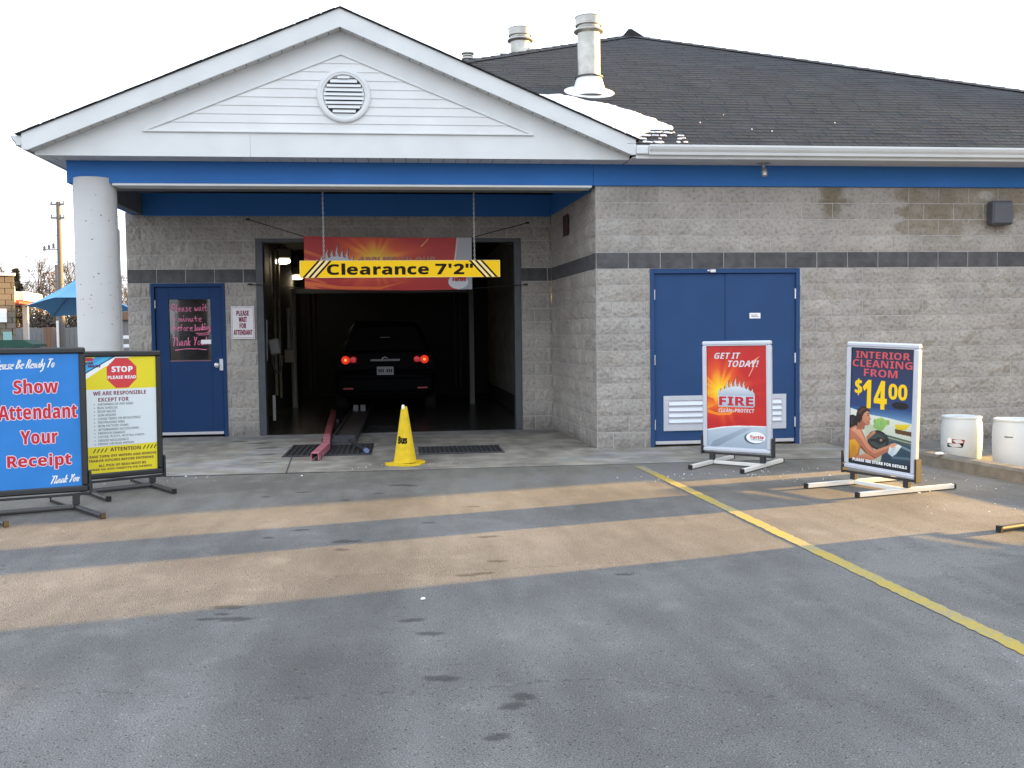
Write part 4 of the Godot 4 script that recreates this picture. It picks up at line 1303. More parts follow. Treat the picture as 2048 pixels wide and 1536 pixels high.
func snow_patch() -> void:
	var poly := PackedVector2Array([Vector2(-0.44, -1.45), Vector2(-0.2, -1.40), Vector2(0.05, -1.27), Vector2(0.29, -1.08), Vector2(0.55, -0.80), Vector2(0.78, -0.50), Vector2(0.97, -0.24), Vector2(1.0, -0.12), Vector2(0.92, -0.05), Vector2(0.75, -0.02), Vector2(0.6, 0.10), Vector2(0.5, 0.26), Vector2(0.38, 0.40), Vector2(0.2, 0.34), Vector2(-0.9, -0.65), Vector2(-1.2, -1.2)])
	var f := noise(2.2, 8, 3)
	var g := G.new()
	var st := 0.04
	var H := {}
	var n := Vector3(0, 0.894, 0.447)
	var P := func(i: int, j: int) -> Vector3:
		var x := -1.3 + i * st
		var z := -1.6 + j * st
		var p := Vector2(x, z)
		var h := -0.03
		var dist := 1e9
		for k in poly.size():
			var q := Geometry2D.get_closest_point_to_segment(p, poly[k], poly[(k + 1) % poly.size()])
			dist = minf(dist, q.distance_to(p))
		if not Geometry2D.is_point_in_polygon(p, poly):
			dist = -dist
		dist += 0.05 * f.get_noise_2d(x * 2.5, z * 2.5)
		if dist > 0:
			h = 0.02 + 0.085 * smoothstep(0.0, 0.22, dist) + 0.025 * f.get_noise_2d(x, z)
		return Vector3(x, 3.62 + 0.5 * (0.5 - z), z) + n * h
	for j in 54:
		for i in 60:
			H[Vector2i(i, j)] = P.call(i, j)
	for j in 53:
		for i in 59:
			var a: Vector3 = H[Vector2i(i, j)]
			var b: Vector3 = H[Vector2i(i + 1, j)]
			var c: Vector3 = H[Vector2i(i + 1, j + 1)]
			var d: Vector3 = H[Vector2i(i, j + 1)]
			var any := false
			for q in [a, b, c, d]:
				if (q - Vector3(q.x, 3.62 + 0.5 * (0.5 - q.z), q.z)).y > 0.0:
					any = true
			if any:
				g.quad(d, c, b, a)
	var o := part("snow", g, M.snow, self)
	tag(stuff(o), "white patch of old snow in the roof valley beside the gable", "snow")
	var sg := G.new()
	var rr := RandomNumberGenerator.new()
	rr.seed = 12
	for k in 40:
		var row := rr.randi_range(0, 4)
		var x := rr.randf_range(0.42, 0.98) - row * 0.01
		var w := rr.randf_range(0.015, 0.11)
		var base := Vector3(x, 3.62, 0.5) + Vector3(0, 0.447, -0.894) * (row * 0.14 + 0.0)
		sg.box(Vector3(0, 0, 0), Vector3(w, 0.016, rr.randf_range(0.012, 0.05)), 0.008, Transform3D(Basis(Vector3.RIGHT, atan(0.5)) * Basis(Vector3.UP, rr.randf_range(-0.3, 0.3)), base + n * 0.014))
	for k in 5:
		var x := rr.randf_range(0.9, 4.2)
		var s := rr.randf_range(0.3, 2.0)
		var base := Vector3(x, 3.62, 0.5) + Vector3(0, 0.447, -0.894) * s
		var w := rr.randf_range(0.008, 0.018)
		sg.box(Vector3(0, 0, 0), Vector3(w, 0.014, w), 0.004, Transform3D(Basis(Vector3.RIGHT, atan(0.5)), base + n * 0.012))
	var o2 := part("snow", sg, M.snow, self)
	tag(stuff(o2), "thin streaks and crumbs of snow left between shingles by the gutter", "snow")

# ---------------------------------------------------------------- sandwich boards
# root on the ground under the middle of the board; local x runs along the board, z to its front
func board(called: String, label: String, at: Vector3, deg: float, w: float, h: float, hb: float, lean: float, black: bool, foot_deg: float, fl := 0.52) -> Node3D:
	var t := thing(called, label, "sign", at, deg_to_rad(deg), "frame signs standing in front of the car wash")
	var fr: StandardMaterial3D = M.black_metal if black else M.sign_silver
	var tilt := Transform3D(Basis(Vector3.BACK, deg_to_rad(lean)), Vector3(0, hb, 0))
	var fg := G.new()
	var b := 0.052 if black else 0.045
	for s in [[-w / 2, 0, w / 2, b], [-w / 2, h - b, w / 2, h], [-w / 2, b + 0.0002, -w / 2 + b, h - b - 0.0002], [w / 2 - b, b + 0.0002, w / 2, h - b - 0.0002]]:
		fg.box(Vector3(s[0], s[1], -0.03), Vector3(s[2], s[3], 0.03), 0.012)
	if not black:
		for s in [[-w / 2 + b * 0.7, b, -w / 2 + b + 0.006, h - b], [w / 2 - b - 0.006, b, w / 2 - b * 0.7, h - b]]:
			fg.box(Vector3(s[0], s[1], 0.012), Vector3(s[2], s[3], 0.024), 0.004)
		for y in [b * 0.7, h - b - 0.006]:
			fg.box(Vector3(-w / 2 + b, y, 0.012), Vector3(w / 2 - b, y + b * 0.3 + 0.006, 0.0235), 0.004)
	part("frame", fg, fr, t, tilt)
	part("back_panel", bx(Vector3(-w / 2 + b * 0.8, b * 0.8, -0.012), Vector3(w / 2 - b * 0.8, h - b * 0.8, 0.008)), M.grey_black if black else M.sign_silver, t, tilt)
	for s in [-1.0, 1.0]:
		var g := G.new()
		var x: float = s * (w / 2 + 0.012)
		g.box(Vector3(x - 0.01, hb - 0.035, -0.036), Vector3(x + 0.01, hb + 0.17, 0.036), 0.004)
		part("bracket", g, M.black_metal, t)
		var jx: float = s * (w / 2 - 0.1)
		part("post", bx(Vector3(jx - 0.028, 0.05, -0.022), Vector3(jx + 0.028, hb - 0.012, 0.022), 0.005), M.black_metal, t)
		var fd := deg_to_rad(foot_deg)
		var d := Vector3(sin(fd), 0, cos(fd))
		var ft := Transform3D(Basis(Vector3.UP, fd), Vector3(jx, 0.028, 0))
		var feet := G.new()
		if black:
			feet.tube([Vector3(0, 0, -fl), Vector3(0, 0, fl)], 0.021, 10)
		else:
			feet.box(Vector3(-0.02, -0.02, -fl), Vector3(0.02, 0.02, fl), 0.004)
		var fo := part("foot", feet, M.grey_black if black else M.foot_white, t, ft)
		for e in [-1.0, 1.0]:
			part("foot_cap", bx(Vector3(-0.022, -0.022, e * fl - 0.012 + e * 0.012), Vector3(0.022, 0.022, e * fl + 0.012 + e * 0.012), 0.004), M.black_rubber, fo)
	part("lower_rail", bx(Vector3(-w / 2 - 0.02, hb - 0.032, -0.018), Vector3(w / 2 + 0.02, hb - 0.013, 0.018), 0.003), M.black_metal, t)
	var cr := G.new()
	if black:
		cr.tube([Vector3(-w / 2 + 0.12, 0.03, 0), Vector3(w / 2 - 0.12, 0.03, 0)], 0.024, 10)
	else:
		cr.box(Vector3(-w / 2 + 0.125, 0.01, -0.018), Vector3(w / 2 - 0.125, 0.045, 0.018), 0.004)
	part("cross_bar", cr, M.grey_black if black else M.foot_white, t)
	t.set_meta("face", [w - 2 * b, h - 2 * b, b])
	return t

# a print on the front of a board and a function from print fractions (left to right, top to bottom) to board coordinates
func print_on(t: Node3D, m: StandardMaterial3D, hb: float, lean: float) -> Array:
	var f: Array = t.get_meta("face")
	var iw: float = f[0]
	var ih: float = f[1]
	var g := G.new()
	var z := 0.0105
	var a := Vector3(-iw / 2, f[2], z)
	var b := Vector3(iw / 2, f[2], z)
	var c := Vector3(iw / 2, f[2] + ih, z)
	var d := Vector3(-iw / 2, f[2] + ih, z)
	var n := Vector3(0, 0, 1)
	g.tri(a, b, c, n, n, n, Vector2(0, 1), Vector2(1, 1), Vector2(1, 0))
	g.tri(a, c, d, n, n, n, Vector2(0, 1), Vector2(1, 0), Vector2(0, 0))
	var tilt := Transform3D(Basis(Vector3.BACK, deg_to_rad(lean)), Vector3(0, hb, 0))
	t.remove_meta("face")
	part("poster", g, m, t, tilt)
	return [tilt, iw, ih, f[2]]

func put(g: G, pr: Array, s: String, u0: float, u1: float, v0: float, v1: float, z: float, bold := true, emb := 0.0, slant := 0.0, dz := 0.001) -> void:
	var iw: float = pr[1]
	var ih: float = pr[2]
	letters(g, s, (u0 - 0.5) * iw, (u1 - 0.5) * iw, pr[3] + (1.0 - v1) * ih, pr[3] + (1.0 - v0) * ih, z, dz, bold, emb * 0.004, slant)

func poster_mat(key: String, im: Image) -> StandardMaterial3D:
	var m := mat(key, Color.WHITE, 0.4)
	m.albedo_texture = tex(im)
	m.texture_repeat = false
	return m

func signs() -> void:
	# red poster by the double door
	var t := board("poster_sign", "silver framed red flame poster sign standing before the blue double door", Vector3(1.133, 0, 1.81), -44.0, 0.772, 1.176, 0.145, 0.5, false, 0.0, 0.5)
	var pr := print_on(t, poster_mat("fire_poster", fire_print(240, 400, false)), 0.145, 0.5)
	var g := G.new()
	put(g, pr, "GET IT", 0.14, 0.56, 0.072, 0.13, 0.0112, true, 0.0, 0.3)
	put(g, pr, "TODAY!", 0.36, 0.86, 0.148, 0.21, 0.0112, true, 0.0, 0.3)
	put(g, pr, "CLEAN", 0.20, 0.42, 0.617, 0.652, 0.0112, true, 0.0, 0.15)
	put(g, pr, "PROTECT", 0.475, 0.79, 0.615, 0.65, 0.0112, true, 0.0, 0.15)
	put(g, pr, "+", 0.43, 0.46, 0.625, 0.645, 0.0112)
	part("lettering", g, M.print_silver, t, pr[0])
	g = G.new()
	put(g, pr, "FIRE", 0.215, 0.775, 0.50, 0.583, 0.0112, true, 0.6)
	put(g, pr, "Turtle", 0.715, 0.94, 0.868, 0.897, 0.0112, true, 0.3, 0.15)
	part("lettering", g, M.print_red, t, pr[0])
	g = G.new()
	put(g, pr, "CAR & WASH", 0.74, 0.93, 0.903, 0.913, 0.0112)
	part("lettering", g, M.print_grey, t, pr[0])
	# blue price poster
	t = board("price_sign", "silver framed dark blue interior cleaning price sign near the white drums", Vector3(1.849, 0, 3.498), -68.1, 0.787, 1.165, 0.14, -1.6, false, -6.0, 0.53)
	pr = print_on(t, poster_mat("interior_poster", interior_print(240, 400)), 0.14, -1.6)
	g = G.new()
	var g2 := G.new()
	for q in [["INTERIOR", 0.08, 0.93, 0.035, 0.092], ["CLEANING", 0.03, 0.97, 0.105, 0.165], ["FROM", 0.22, 0.75, 0.18, 0.242]]:
		put(g, pr, q[0], q[1], q[2], q[3], q[4], 0.0112, true, 0.7)
		put(g2, pr, q[0], q[1], q[2], q[3], q[4], 0.0124, true, 0.0)
	part("lettering_outline", g, mat("print_pinkred", lin(0.02, 0.02, 0.05), 0.5), t, pr[0])
	part("lettering", g2, mat("print_coral", lin(0.62, 0.09, 0.11), 0.5), t, pr[0])
	g = G.new()
	put(g, pr, "$", 0.08, 0.195, 0.268, 0.405, 0.0112, true, 0.6)
	put(g, pr, "14", 0.21, 0.59, 0.275, 0.505, 0.0112, true, 1.0)
	put(g, pr, "00", 0.62, 0.90, 0.29, 0.415, 0.0112, true, 0.5)
	part("price", g, M.print_gold, t, pr[0])
	g = G.new()
	put(g, pr, "PLEASE SEE STORE FOR DETAILS", 0.07, 0.93, 0.944, 0.967, 0.0112, true, 0.3)
	part("lettering", g, M.print_white, t, pr[0])
	# third board, almost wholly outside the picture on the right
	t = board("frame_sign", "black framed sign at the right edge with a black foot on the asphalt", Vector3(2.42, 0, 5.50), -58.0, 0.80, 1.2, 0.15, 0.0, true, -12.0, 0.55)
	t.remove_meta("face")
	# blue receipt sign
	t = board("receipt_sign", "large blue sign with red lettering in a black frame, at the left edge", Vector3(-5.40, 0, 3.43), 20.0, 0.88, 1.2, 0.158, -0.3, true, 17.0, 0.56)
	pr = print_on(t, M.sign_blue, 0.158, -0.3)
	g = G.new()
	g2 = G.new()
	for q in [["Show", 0.375, 0.795, 0.187, 0.29], ["Attendant", 0.225, 0.97, 0.372, 0.482], ["Your", 0.425, 0.775, 0.568, 0.668], ["Receipt", 0.295, 0.90, 0.745, 0.863]]:
		put(g, pr, q[0], q[1], q[2], q[3], q[4], 0.0112, true, 1.9)
		put(g2, pr, q[0], q[1], q[2], q[3], q[4], 0.0126, true, 0.2)
	part("lettering_outline", g, mat("print_blush", lin(0.78, 0.62, 0.72), 0.5), t, pr[0])
	part("lettering", g2, M.print_red, t, pr[0])
	g = G.new()
	var X := func(u: float) -> float: return (u - 0.5) * pr[1]
	var Y := func(v: float) -> float: return pr[3] + (1.0 - v) * pr[2]
	pen(g, "Please Be Ready To", X.call(0.18), X.call(0.76), Y.call(0.108), 0.066, 0.0095, 0.0114, 0.35, 0.012, 0.1)
	part("script_lettering", g, M.print_white, t, pr[0])
	g = G.new()
	pen(g, "Thank You", X.call(0.69), X.call(0.97), Y.call(0.972), 0.058, 0.0095, 0.0114, 0.4, 0.01, 0.1)
	part("script_lettering", g, M.print_white, t, pr[0])
	# yellow and white notice
	t = board("stop_sign_board", "black framed yellow and white notice with a red octagon, beside the column", Vector3(-4.992, 0, 2.318), 34.0, 0.782, 1.174, 0.135, -0.6, true, 0.0, 0.52)
	pr = print_on(t, poster_mat("attention_poster", attention_print(320, 480)), 0.135, -0.6)
	g = G.new()
	put(g, pr, "STOP", 0.40, 0.68, 0.085, 0.132, 0.0112, true, 0.4)
	put(g, pr, "PLEASE READ", 0.345, 0.725, 0.165, 0.192, 0.0112, true, 0.2)
	part("lettering", g, M.print_white, t, pr[0])
	g = G.new()
	put(g, pr, "WE ARE RESPONSIBLE", 0.15, 0.86, 0.297, 0.33, 0.0112)
	put(g, pr, "EXCEPT FOR", 0.215, 0.62, 0.352, 0.385, 0.0112)
	part("lettering", g, M.print_maroon, t, pr[0])
	g = G.new()
	var rows := ["ANTENNAS OF ANY KIND", "BUG SHIELDS", "ROOF RACKS", "SUN VISORS", "LOOSE TRIMS OR MOULDINGS", "PROTRUDING RIMS", "NON FACTORY ITEMS", "AFTERMARKET ACCESSORIES", "PREVIOUS DAMAGE", "LOOSE, RUSTY, ROTTED PARTS", "DRIVER NEGLIGENCE", "FRONT OR REAR WIPERS"]
	for k in 12:
		var v0 := 0.398 + k * 0.0312
		put(g, pr, rows[k], 0.205, 0.205 + 0.0238 * rows[k].length(), v0, v0 + 0.019, 0.0112, false)
		put(g, pr, ".", 0.155, 0.167, v0 + 0.006, v0 + 0.014, 0.0112)
	part("lettering", g, M.print_grey, t, pr[0])
	g = G.new()
	put(g, pr, "ATTENTION", 0.36, 0.77, 0.787, 0.818, 0.0112)
	put(g, pr, "PLEASE TURN OFF WIPERS AND REMOVE", 0.03, 0.985, 0.846, 0.866, 0.0112)
	put(g, pr, "TRAILER HITCHES BEFORE ENTERING", 0.07, 0.95, 0.882, 0.902, 0.0112)
	put(g, pr, "ALL PICK UP BEDS MUST BE", 0.2, 0.84, 0.926, 0.946, 0.0112)
	put(g, pr, "FREE OF ANY OBJECTS OR DEBRIS", 0.1, 0.92, 0.96, 0.98, 0.0112)
	put(g, pr, "CAR", 0.06, 0.16, 0.045, 0.063, 0.0112, true, 0.3, 0.2)
	put(g, pr, "WASH", 0.09, 0.25, 0.07, 0.09, 0.0112, true, 0.3, 0.2)
	part("lettering", g, M.print_purple, t, pr[0])

func hung_things() -> void:
	# clearance bar on two chains
	var t := thing("clearance_bar", "yellow clearance bar with black lettering hung on two chains before the bay", "clearance bar", Vector3(-2.356, 2.145, -0.6))
	var W := 2.487
	var H := 0.212
	part("bar", bx(Vector3(-W / 2, 0, -0.012), Vector3(W / 2, H, 0.012), 0.004), M.sign_yellow, t)
	var eg := G.new()
	for y in [0.0, H - 0.006]:
		eg.box(Vector3(-W / 2 + 0.004, y + 0.002, 0.0121), Vector3(W / 2 - 0.004, y + 0.006, 0.0128))
	eg.box(Vector3(-W / 2 + 0.003, 0.003, 0.0121), Vector3(-W / 2 + 0.008, H - 0.003, 0.0128))
	eg.box(Vector3(W / 2 - 0.008, 0.003, 0.0121), Vector3(W / 2 - 0.003, H - 0.003, 0.0128))
	part("edge_line", eg, M.pale_yellow, t)
	var g := G.new()
	letters(g, "Clearance 7'2\"", -W / 2 + 0.335, W / 2 - 0.345, 0.038, 0.173, 0.0125, 0.002, true, 0.003)
	part("lettering", g, M.print_black, t)
	for s in [-1.0, 1.0]:
		for k in 3:
			var p := G.new()
			var xb: float = -W / 2 + 0.03 + k * 0.072
			var poly := PackedVector2Array()
			for q in [[xb, 0.002], [xb + 0.03, 0.002], [xb + 0.22, H - 0.002], [xb + 0.19, H - 0.002]]:
				poly.append(Vector2(q[0] * -s, q[1]))
			p.prism(poly, 0.0122, 0.0136)
			part("stripe", p, M.print_black, t)
			if k < 2:
				var p2 := G.new()
				var po2 := PackedVector2Array()
				for q in [[xb + 0.032, 0.002], [xb + 0.07, 0.002], [xb + 0.26, H - 0.002], [xb + 0.222, H - 0.002]]:
					po2.append(Vector2(q[0] * -s, q[1]))
				p2.prism(po2, 0.0122, 0.0134)
				part("stripe", p2, M.pale_yellow, t)
	for x in [-0.945, 0.922]:
		var cg := G.new()
		var y := H - 0.01
		var k := 0
		while y < 1.345:
			var pts := []
			for q in 9:
				var a := TAU * q / 8
				var v := Vector3(cos(a) * 0.009, sin(a) * 0.019, 0)
				if k % 2 == 1:
					v = Vector3(0, v.y, v.x)
				pts.append(Vector3(x, y + 0.019, 0) + v)
			cg.tube(pts, 0.0042, 4, false)
			y += 0.029
			k += 1
		part("chain", cg, mat("chain", lin(0.5, 0.5, 0.5), 0.5, 0.3), t)
	# banner tied across the bay
	t = thing("banner", "red and orange flame banner with silver end tied across the bay opening", "banner", Vector3(-2.524, 2.1, -2.45))
	var bw := 2.385
	var bh := 0.745
	var bg := G.new()
	var nx := 28
	for i in nx:
		for j in 6:
			var c := []
			var nn := []
			var uu := []
			for q in [[i, j], [i + 1, j], [i + 1, j + 1], [i, j + 1]]:
				var u: float = q[0] / float(nx)
				var v: float = q[1] / 6.0
				var sag := -0.018 * sin(PI * u) * (1.0 - v * 0.4)
				var zz := 0.012 * sin(u * 17.0 + v * 2.0) + 0.01 * sin(u * 7.0 - v * 3.0)
				c.append(Vector3((u - 0.5) * bw, v * bh + sag - u * 0.035 * 0.6, zz))
				var dz := 0.012 * 17.0 * cos(u * 17.0 + v * 2.0) + 0.07 * cos(u * 7.0 - v * 3.0)
				nn.append(Vector3(-dz / bw, 0, 1).normalized())
				uu.append(Vector2(u, 1.0 - v))
			bg.tri(c[0], c[1], c[2], nn[0], nn[1], nn[2], uu[0], uu[1], uu[2])
			bg.tri(c[0], c[2], c[3], nn[0], nn[2], nn[3], uu[0], uu[2], uu[3])
	part("cloth", bg, poster_mat("banner_print", fire_print(480, 150, true)), t)
	g = G.new()
	letters(g, "APPLIED IN OUR", -0.43, 0.66, 0.345, 0.445, 0.026, 0.0015, true, 0.004, 0.2)
	letters(g, "CLEAN + PROTECT", -1.02, -0.55, 0.15, 0.19, 0.026, 0.0015, true, 0.0, 0.1)
	part("lettering", g, mat("print_dull", lin(0.5, 0.2, 0.16), 0.5), t)
	g = G.new()
	letters(g, "Turtle", 0.90, 1.10, 0.10, 0.17, 0.026, 0.0015, true, 0.003, 0.1)
	part("lettering", g, M.print_red, t)
	var rg := G.new()
	for q in [[Vector3(-1.19, 0.74, 0), Vector3(-1.985, 1.0, -0.16)], [Vector3(1.19, 0.72, 0), Vector3(2.033, 0.955, -0.16)], [Vector3(-1.19, 0.01, 0), Vector3(-1.98, 0.08, -0.16)], [Vector3(1.19, -0.01, 0), Vector3(2.0, 0.05, -0.16)]]:
		rg.tube([q[0], q[1]], 0.006, 5)
		rg.box(q[1] - Vector3(0.025, 0.012, 0.03), q[1] + Vector3(0.025, 0.012, 0.012), 0.004)
	part("tie_rope", rg, M.black_rubber, t)
	# plate on the block wall
	t = thing("wall_notice", "small white notice with dark red lettering on the wall between door and bay", "sign", Vector3(-4.616, 1.398, REC + 0.035))
	part("plate", bx(Vector3(-0.163, 0, -0.003), Vector3(0.163, 0.468, 0.003), 0.003), mat("plate_enamel", lin(0.72, 0.71, 0.74), 0.35), t)
	g = G.new()
	for q in [["PLEASE", 0.335, 0.405, 0.085], ["WAIT", 0.245, 0.315, 0.055], ["FOR", 0.155, 0.225, 0.045], ["ATTENDANT", 0.06, 0.13, 0.13]]:
		letters(g, q[0], -q[3], q[3], q[1], q[2], 0.0032, 0.001, true, 0.002)
	for r in [[-0.148, 0.018, 0.148, 0.022], [-0.148, 0.446, 0.148, 0.45], [-0.15, 0.018, -0.146, 0.45], [0.146, 0.018, 0.15, 0.45]]:
		g.box(Vector3(r[0], r[1], 0.0032), Vector3(r[2], r[3], 0.0042))
	part("lettering", g, M.print_maroon, t)
	# wall lamp (unlit) and eave spotlight (unlit)
	t = thing("wall_lamp", "dark grey box lamp on the damp block wall at the right", "lamp", Vector3(5.165, 2.72, 0.02))
	part("housing", bx(Vector3(-0.135, 0, 0), Vector3(0.135, 0.30, 0.15), 0.02), mat("lamp_grey", lin(0.07, 0.075, 0.085), 0.5), t)
	part("visor", bx(Vector3(-0.12, 0.02, 0.1505), Vector3(0.12, 0.27, 0.16), 0.006), mat("lamp_grey_b", lin(0.085, 0.09, 0.105), 0.45), t)
	t = thing("eave_spotlight", "small bullet spotlight hanging from the eave over the double door", "lamp", Vector3(2.013, 3.452, 0.25))
	g = G.new()
	g.lathe([Vector2(0, -0.012), Vector2(0.075, -0.012), Vector2(0.08, 0.0), Vector2(0, 0)], 20)
	g.lathe([Vector2(0.018, -0.07), Vector2(0.018, -0.0121)], 12)
	part("canopy", g, M.galvanised, t)
	g = G.new()
	g.lathe([Vector2(0, -0.17), Vector2(0.03, -0.17), Vector2(0.036, -0.15), Vector2(0.036, -0.11), Vector2(0.026, -0.08), Vector2(0.018, -0.068)], 16, Transform3D(Basis(Vector3.RIGHT, deg_to_rad(-12)), Vector3.ZERO))
	part("lamp_head", g, M.galvanised, t)

func yard() -> void:
	# cone
	var t := thing("traffic_cone", "tall yellow cone with a torn tip standing in front of the bay", "cone", Vector3(-2.35, 0, 0.95), 0.3)
	var g := G.new()
	g.lathe([Vector2(0.128, 0.028), Vector2(0.123, 0.05), Vector2(0.036, 0.615), Vector2(0.03, 0.618), Vector2(0.028, 0.60), Vector2(0.0, 0.6)], 32)
	part("body", g, M.cone_yellow, t)
	g = G.new()
	var pr := []
	for i in 33:
		var a := TAU * i / 32
		var r := 0.19 + 0.035 * pow(absf(cos(a * 2.0)), 0.5)
		pr.append(Vector3(cos(a) * r, 0.022 + 0.010 * cos(a * 2.0 + 0.6), sin(a) * r))
	for i in 32:
		var n := Vector3.UP
		var o := Vector3(0, 0.03, 0)
		g.tri(o, pr[i], pr[i + 1], n, n, n)
		var d0: Vector3 = (pr[i] * Vector3(1, 0, 1)).normalized()
		var lo := Vector3(pr[i].x, 0.004, pr[i].z)
		var lo2 := Vector3(pr[i + 1].x, 0.004, pr[i + 1].z)
		g.tri(pr[i], pr[i + 1], lo2, d0, d0, d0)
		g.tri(pr[i], lo2, lo, d0, d0, d0)
	part("base", g, M.cone_yellow, t)
	g = G.new()
	g.lathe([Vector2(0.017, 0.60), Vector2(0.019, 0.64), Vector2(0.013, 0.658), Vector2(0, 0.662)], 12, Transform3D(Basis(), Vector3(-0.016, 0, 0.01)))
	part("torn_tip", g, mat("cone_pale", lin(0.8, 0.78, 0.62), 0.5), t)
	g = G.new()
	g.lathe([Vector2(0.014, 0.60), Vector2(0.017, 0.627), Vector2(0.010, 0.64), Vector2(0, 0.642)], 12, Transform3D(Basis(), Vector3(0.018, 0, 0.0)))
	part("torn_tip", g, M.cone_yellow, t)
	g = G.new()
	var tm := G.new()
	letters(tm, "Bus", -0.052, 0.052, 0.0, 0.075, 0.0, 0.001, true, 0.004)
	var tilt := atan((0.123 - 0.036) / 0.565)
	for i in tm.v.size():
		var p: Vector3 = tm.v[i]
		var y := p.y + 0.24
		var r := 0.123 - (y - 0.05) * 0.154 + 0.0012
		var a := p.x / r - 0.62
		g.v.append(Vector3(sin(a) * r, y, cos(a) * r))
		g.n.append(Vector3(sin(a), tilt, cos(a)).normalized())
		g.uv.append(Vector2.ZERO)
	part("lettering", g, M.print_black, t)
	# guide rail
	t = thing("guide_rail", "bent pink steel wheel guide rail running into the wash bay", "rail", Vector3(-3.37, 0, 0.52))
	g = channel([Vector3(0, 0.1, 0.0), Vector3(0.05, 0.1, -1.05)])
	part("entry_length", g, M.rail_pink, t)
	g = channel([Vector3(0.05, 0.1, -1.056), Vector3(-0.02, 0.1, -2.2)])
	part("rail_length", g, M.rail_pink, t)
	g = channel([Vector3(-0.02, 0.1, -2.206), Vector3(-0.23, 0.1, -6.6)])
	part("rail_length", g, M.rail_red, t)
	for z in [-0.25, -1.0, -2.0, -3.5, -5.0]:
		part("rail_post", bx(Vector3(-0.02 + (0.04 if z > -1.5 else -0.06), 0, z - 0.02), Vector3(0.02 + (0.04 if z > -1.5 else -0.06), 0.06, z + 0.02)), M.grate, t)
	# conveyor bed
	t = thing("conveyor", "black steel conveyor bed on the floor of the wash bay", "conveyor", Vector3(-3.15, 0, -1.1))
	part("bed", bx(Vector3(-0.14, 0.0, -10.0), Vector3(0.14, 0.035, 0.0), 0.006), M.grey_black, t)
	for x in [-0.17, 0.145]:
		part("side_rail", bx(Vector3(x, 0, -10.0), Vector3(x + 0.025, 0.075, 0.02), 0.004), M.grate, t)
	for k in 3:
		part("entry_bar", bx(Vector3(-0.143, 0.036, -0.05 - k * 0.17), Vector3(0.143, 0.075 + 0.01 * k, -0.02 - k * 0.17), 0.004), M.grate, t)
	for k in 2:
		part("roller_cover", bx(Vector3(-0.12 + k * 0.13, 0.036, -5.4), Vector3(-0.02 + k * 0.13, 0.16, -5.3), 0.01), M.pipe_grey, t)
	grate("drain_grate", "steel drain grate under the end of the pink guide rail", Vector3(-3.27, 0.004, -0.55), 1.05, 1.2, 16)
	grate("drain_grate", "narrow steel drain grate in the concrete right of the yellow cone", Vector3(-1.67, 0.004, -0.22), 1.02, 0.72, 18)
	t = thing("air_hose", "short black hose with a blue end lying by the drain grate", "hose", Vector3(-2.85, 0, -0.35))
	g = G.new()
	g.tube([Vector3(-0.2, 0.10, -0.5), Vector3(-0.1, 0.07, -0.25), Vector3(-0.02, 0.04, -0.02), Vector3(0.03, 0.035, 0.16)], 0.022, 8)
	part("hose", g, M.black_rubber, t)
	g = G.new()
	g.tube([Vector3(0.03, 0.035, 0.165), Vector3(0.045, 0.04, 0.25)], [0.034, 0.03], 10)
	part("coupling", g, mat("dull_blue", lin(0.12, 0.18, 0.32), 0.5), t)
	# drums
	var dm := []
	for q in [[Vector3(3.71, 0, 1.70), 0.0, 0.47, "white plastic drum with a red and black label behind the kerb"], [Vector3(3.90, 0, 2.35), 0.6, 0.49, "plain white plastic drum at the right edge behind the kerb"]]:
		t = thing("white_drum", q[3], "drum", q[0], q[1], "white drums behind the kerb")
		var h: float = q[2]
		g = G.new()
		g.lathe([Vector2(0.0, 0.0), Vector2(0.19, 0.0), Vector2(0.20, 0.02), Vector2(0.21, h * 0.35), Vector2(0.212, h * 0.6), Vector2(0.207, h * 0.8), Vector2(0.196, h * 0.93), Vector2(0.194, h - 0.012)], 40)
		part("body", g, M.drum_white, t)
		g = G.new()
		g.lathe([Vector2(0.195, h - 0.024), Vector2(0.203, h - 0.02), Vector2(0.203, h - 0.004), Vector2(0.196, h), Vector2(0.182, h), Vector2(0.178, h - 0.012), Vector2(0.0, h - 0.016)], 40)
		part("lid", g, M.drum_white, t)
		if dm.is_empty():
			g = curved_patch([[-0.085, 0.0], [0.075, 0.0], [0.09, 0.045], [-0.085, 0.04]], 0.2105, h * 0.30, -0.85)
			part("label", g, M.print_black, t)
			g = curved_patch([[-0.03, 0.04], [0.09, 0.045], [0.10, 0.085], [-0.03, 0.09]], 0.2110, h * 0.30, -0.85)
			part("label", g, mat("label_red", lin(0.3, 0.03, 0.04), 0.5), t)
			g = curved_patch([[-0.085, 0.045], [-0.035, 0.045], [-0.035, 0.09], [-0.06, 0.105], [-0.085, 0.09]], 0.2110, h * 0.30, -0.85)
			part("label", g, M.print_white, t)
		else:
			g = curved_patch([[-0.03, 0.0], [0.05, 0.0], [0.05, 0.01], [-0.03, 0.012]], 0.2122, h * 0.63, -1.5)
			part("scuff", g, M.print_grey, t)
		dm.append(t)

func curved_patch(pts: Array, r: float, y0: float, a0: float) -> G:
	var g := G.new()
	var poly := PackedVector2Array()
	for i in pts.size():
		var p := Vector2(pts[i][0], pts[i][1])
		var q := Vector2(pts[(i + 1) % pts.size()][0], pts[(i + 1) % pts.size()][1])
		for k in 4:
			poly.append(p.lerp(q, k / 4.0))
	var idx := Geometry2D.triangulate_polygon(poly)
	for i in range(0, idx.size(), 3):
		var c := []
		var n := []
		for j in 3:
			var p := poly[idx[i + j]]
			var a := p.x / r + a0
			n.append(Vector3(sin(a), 0, cos(a)))
			c.append(Vector3(sin(a) * (r + 0.002), y0 + p.y, cos(a) * (r + 0.002)))
		g.tri(c[0], c[1], c[2], n[0], n[1], n[2])
	return g

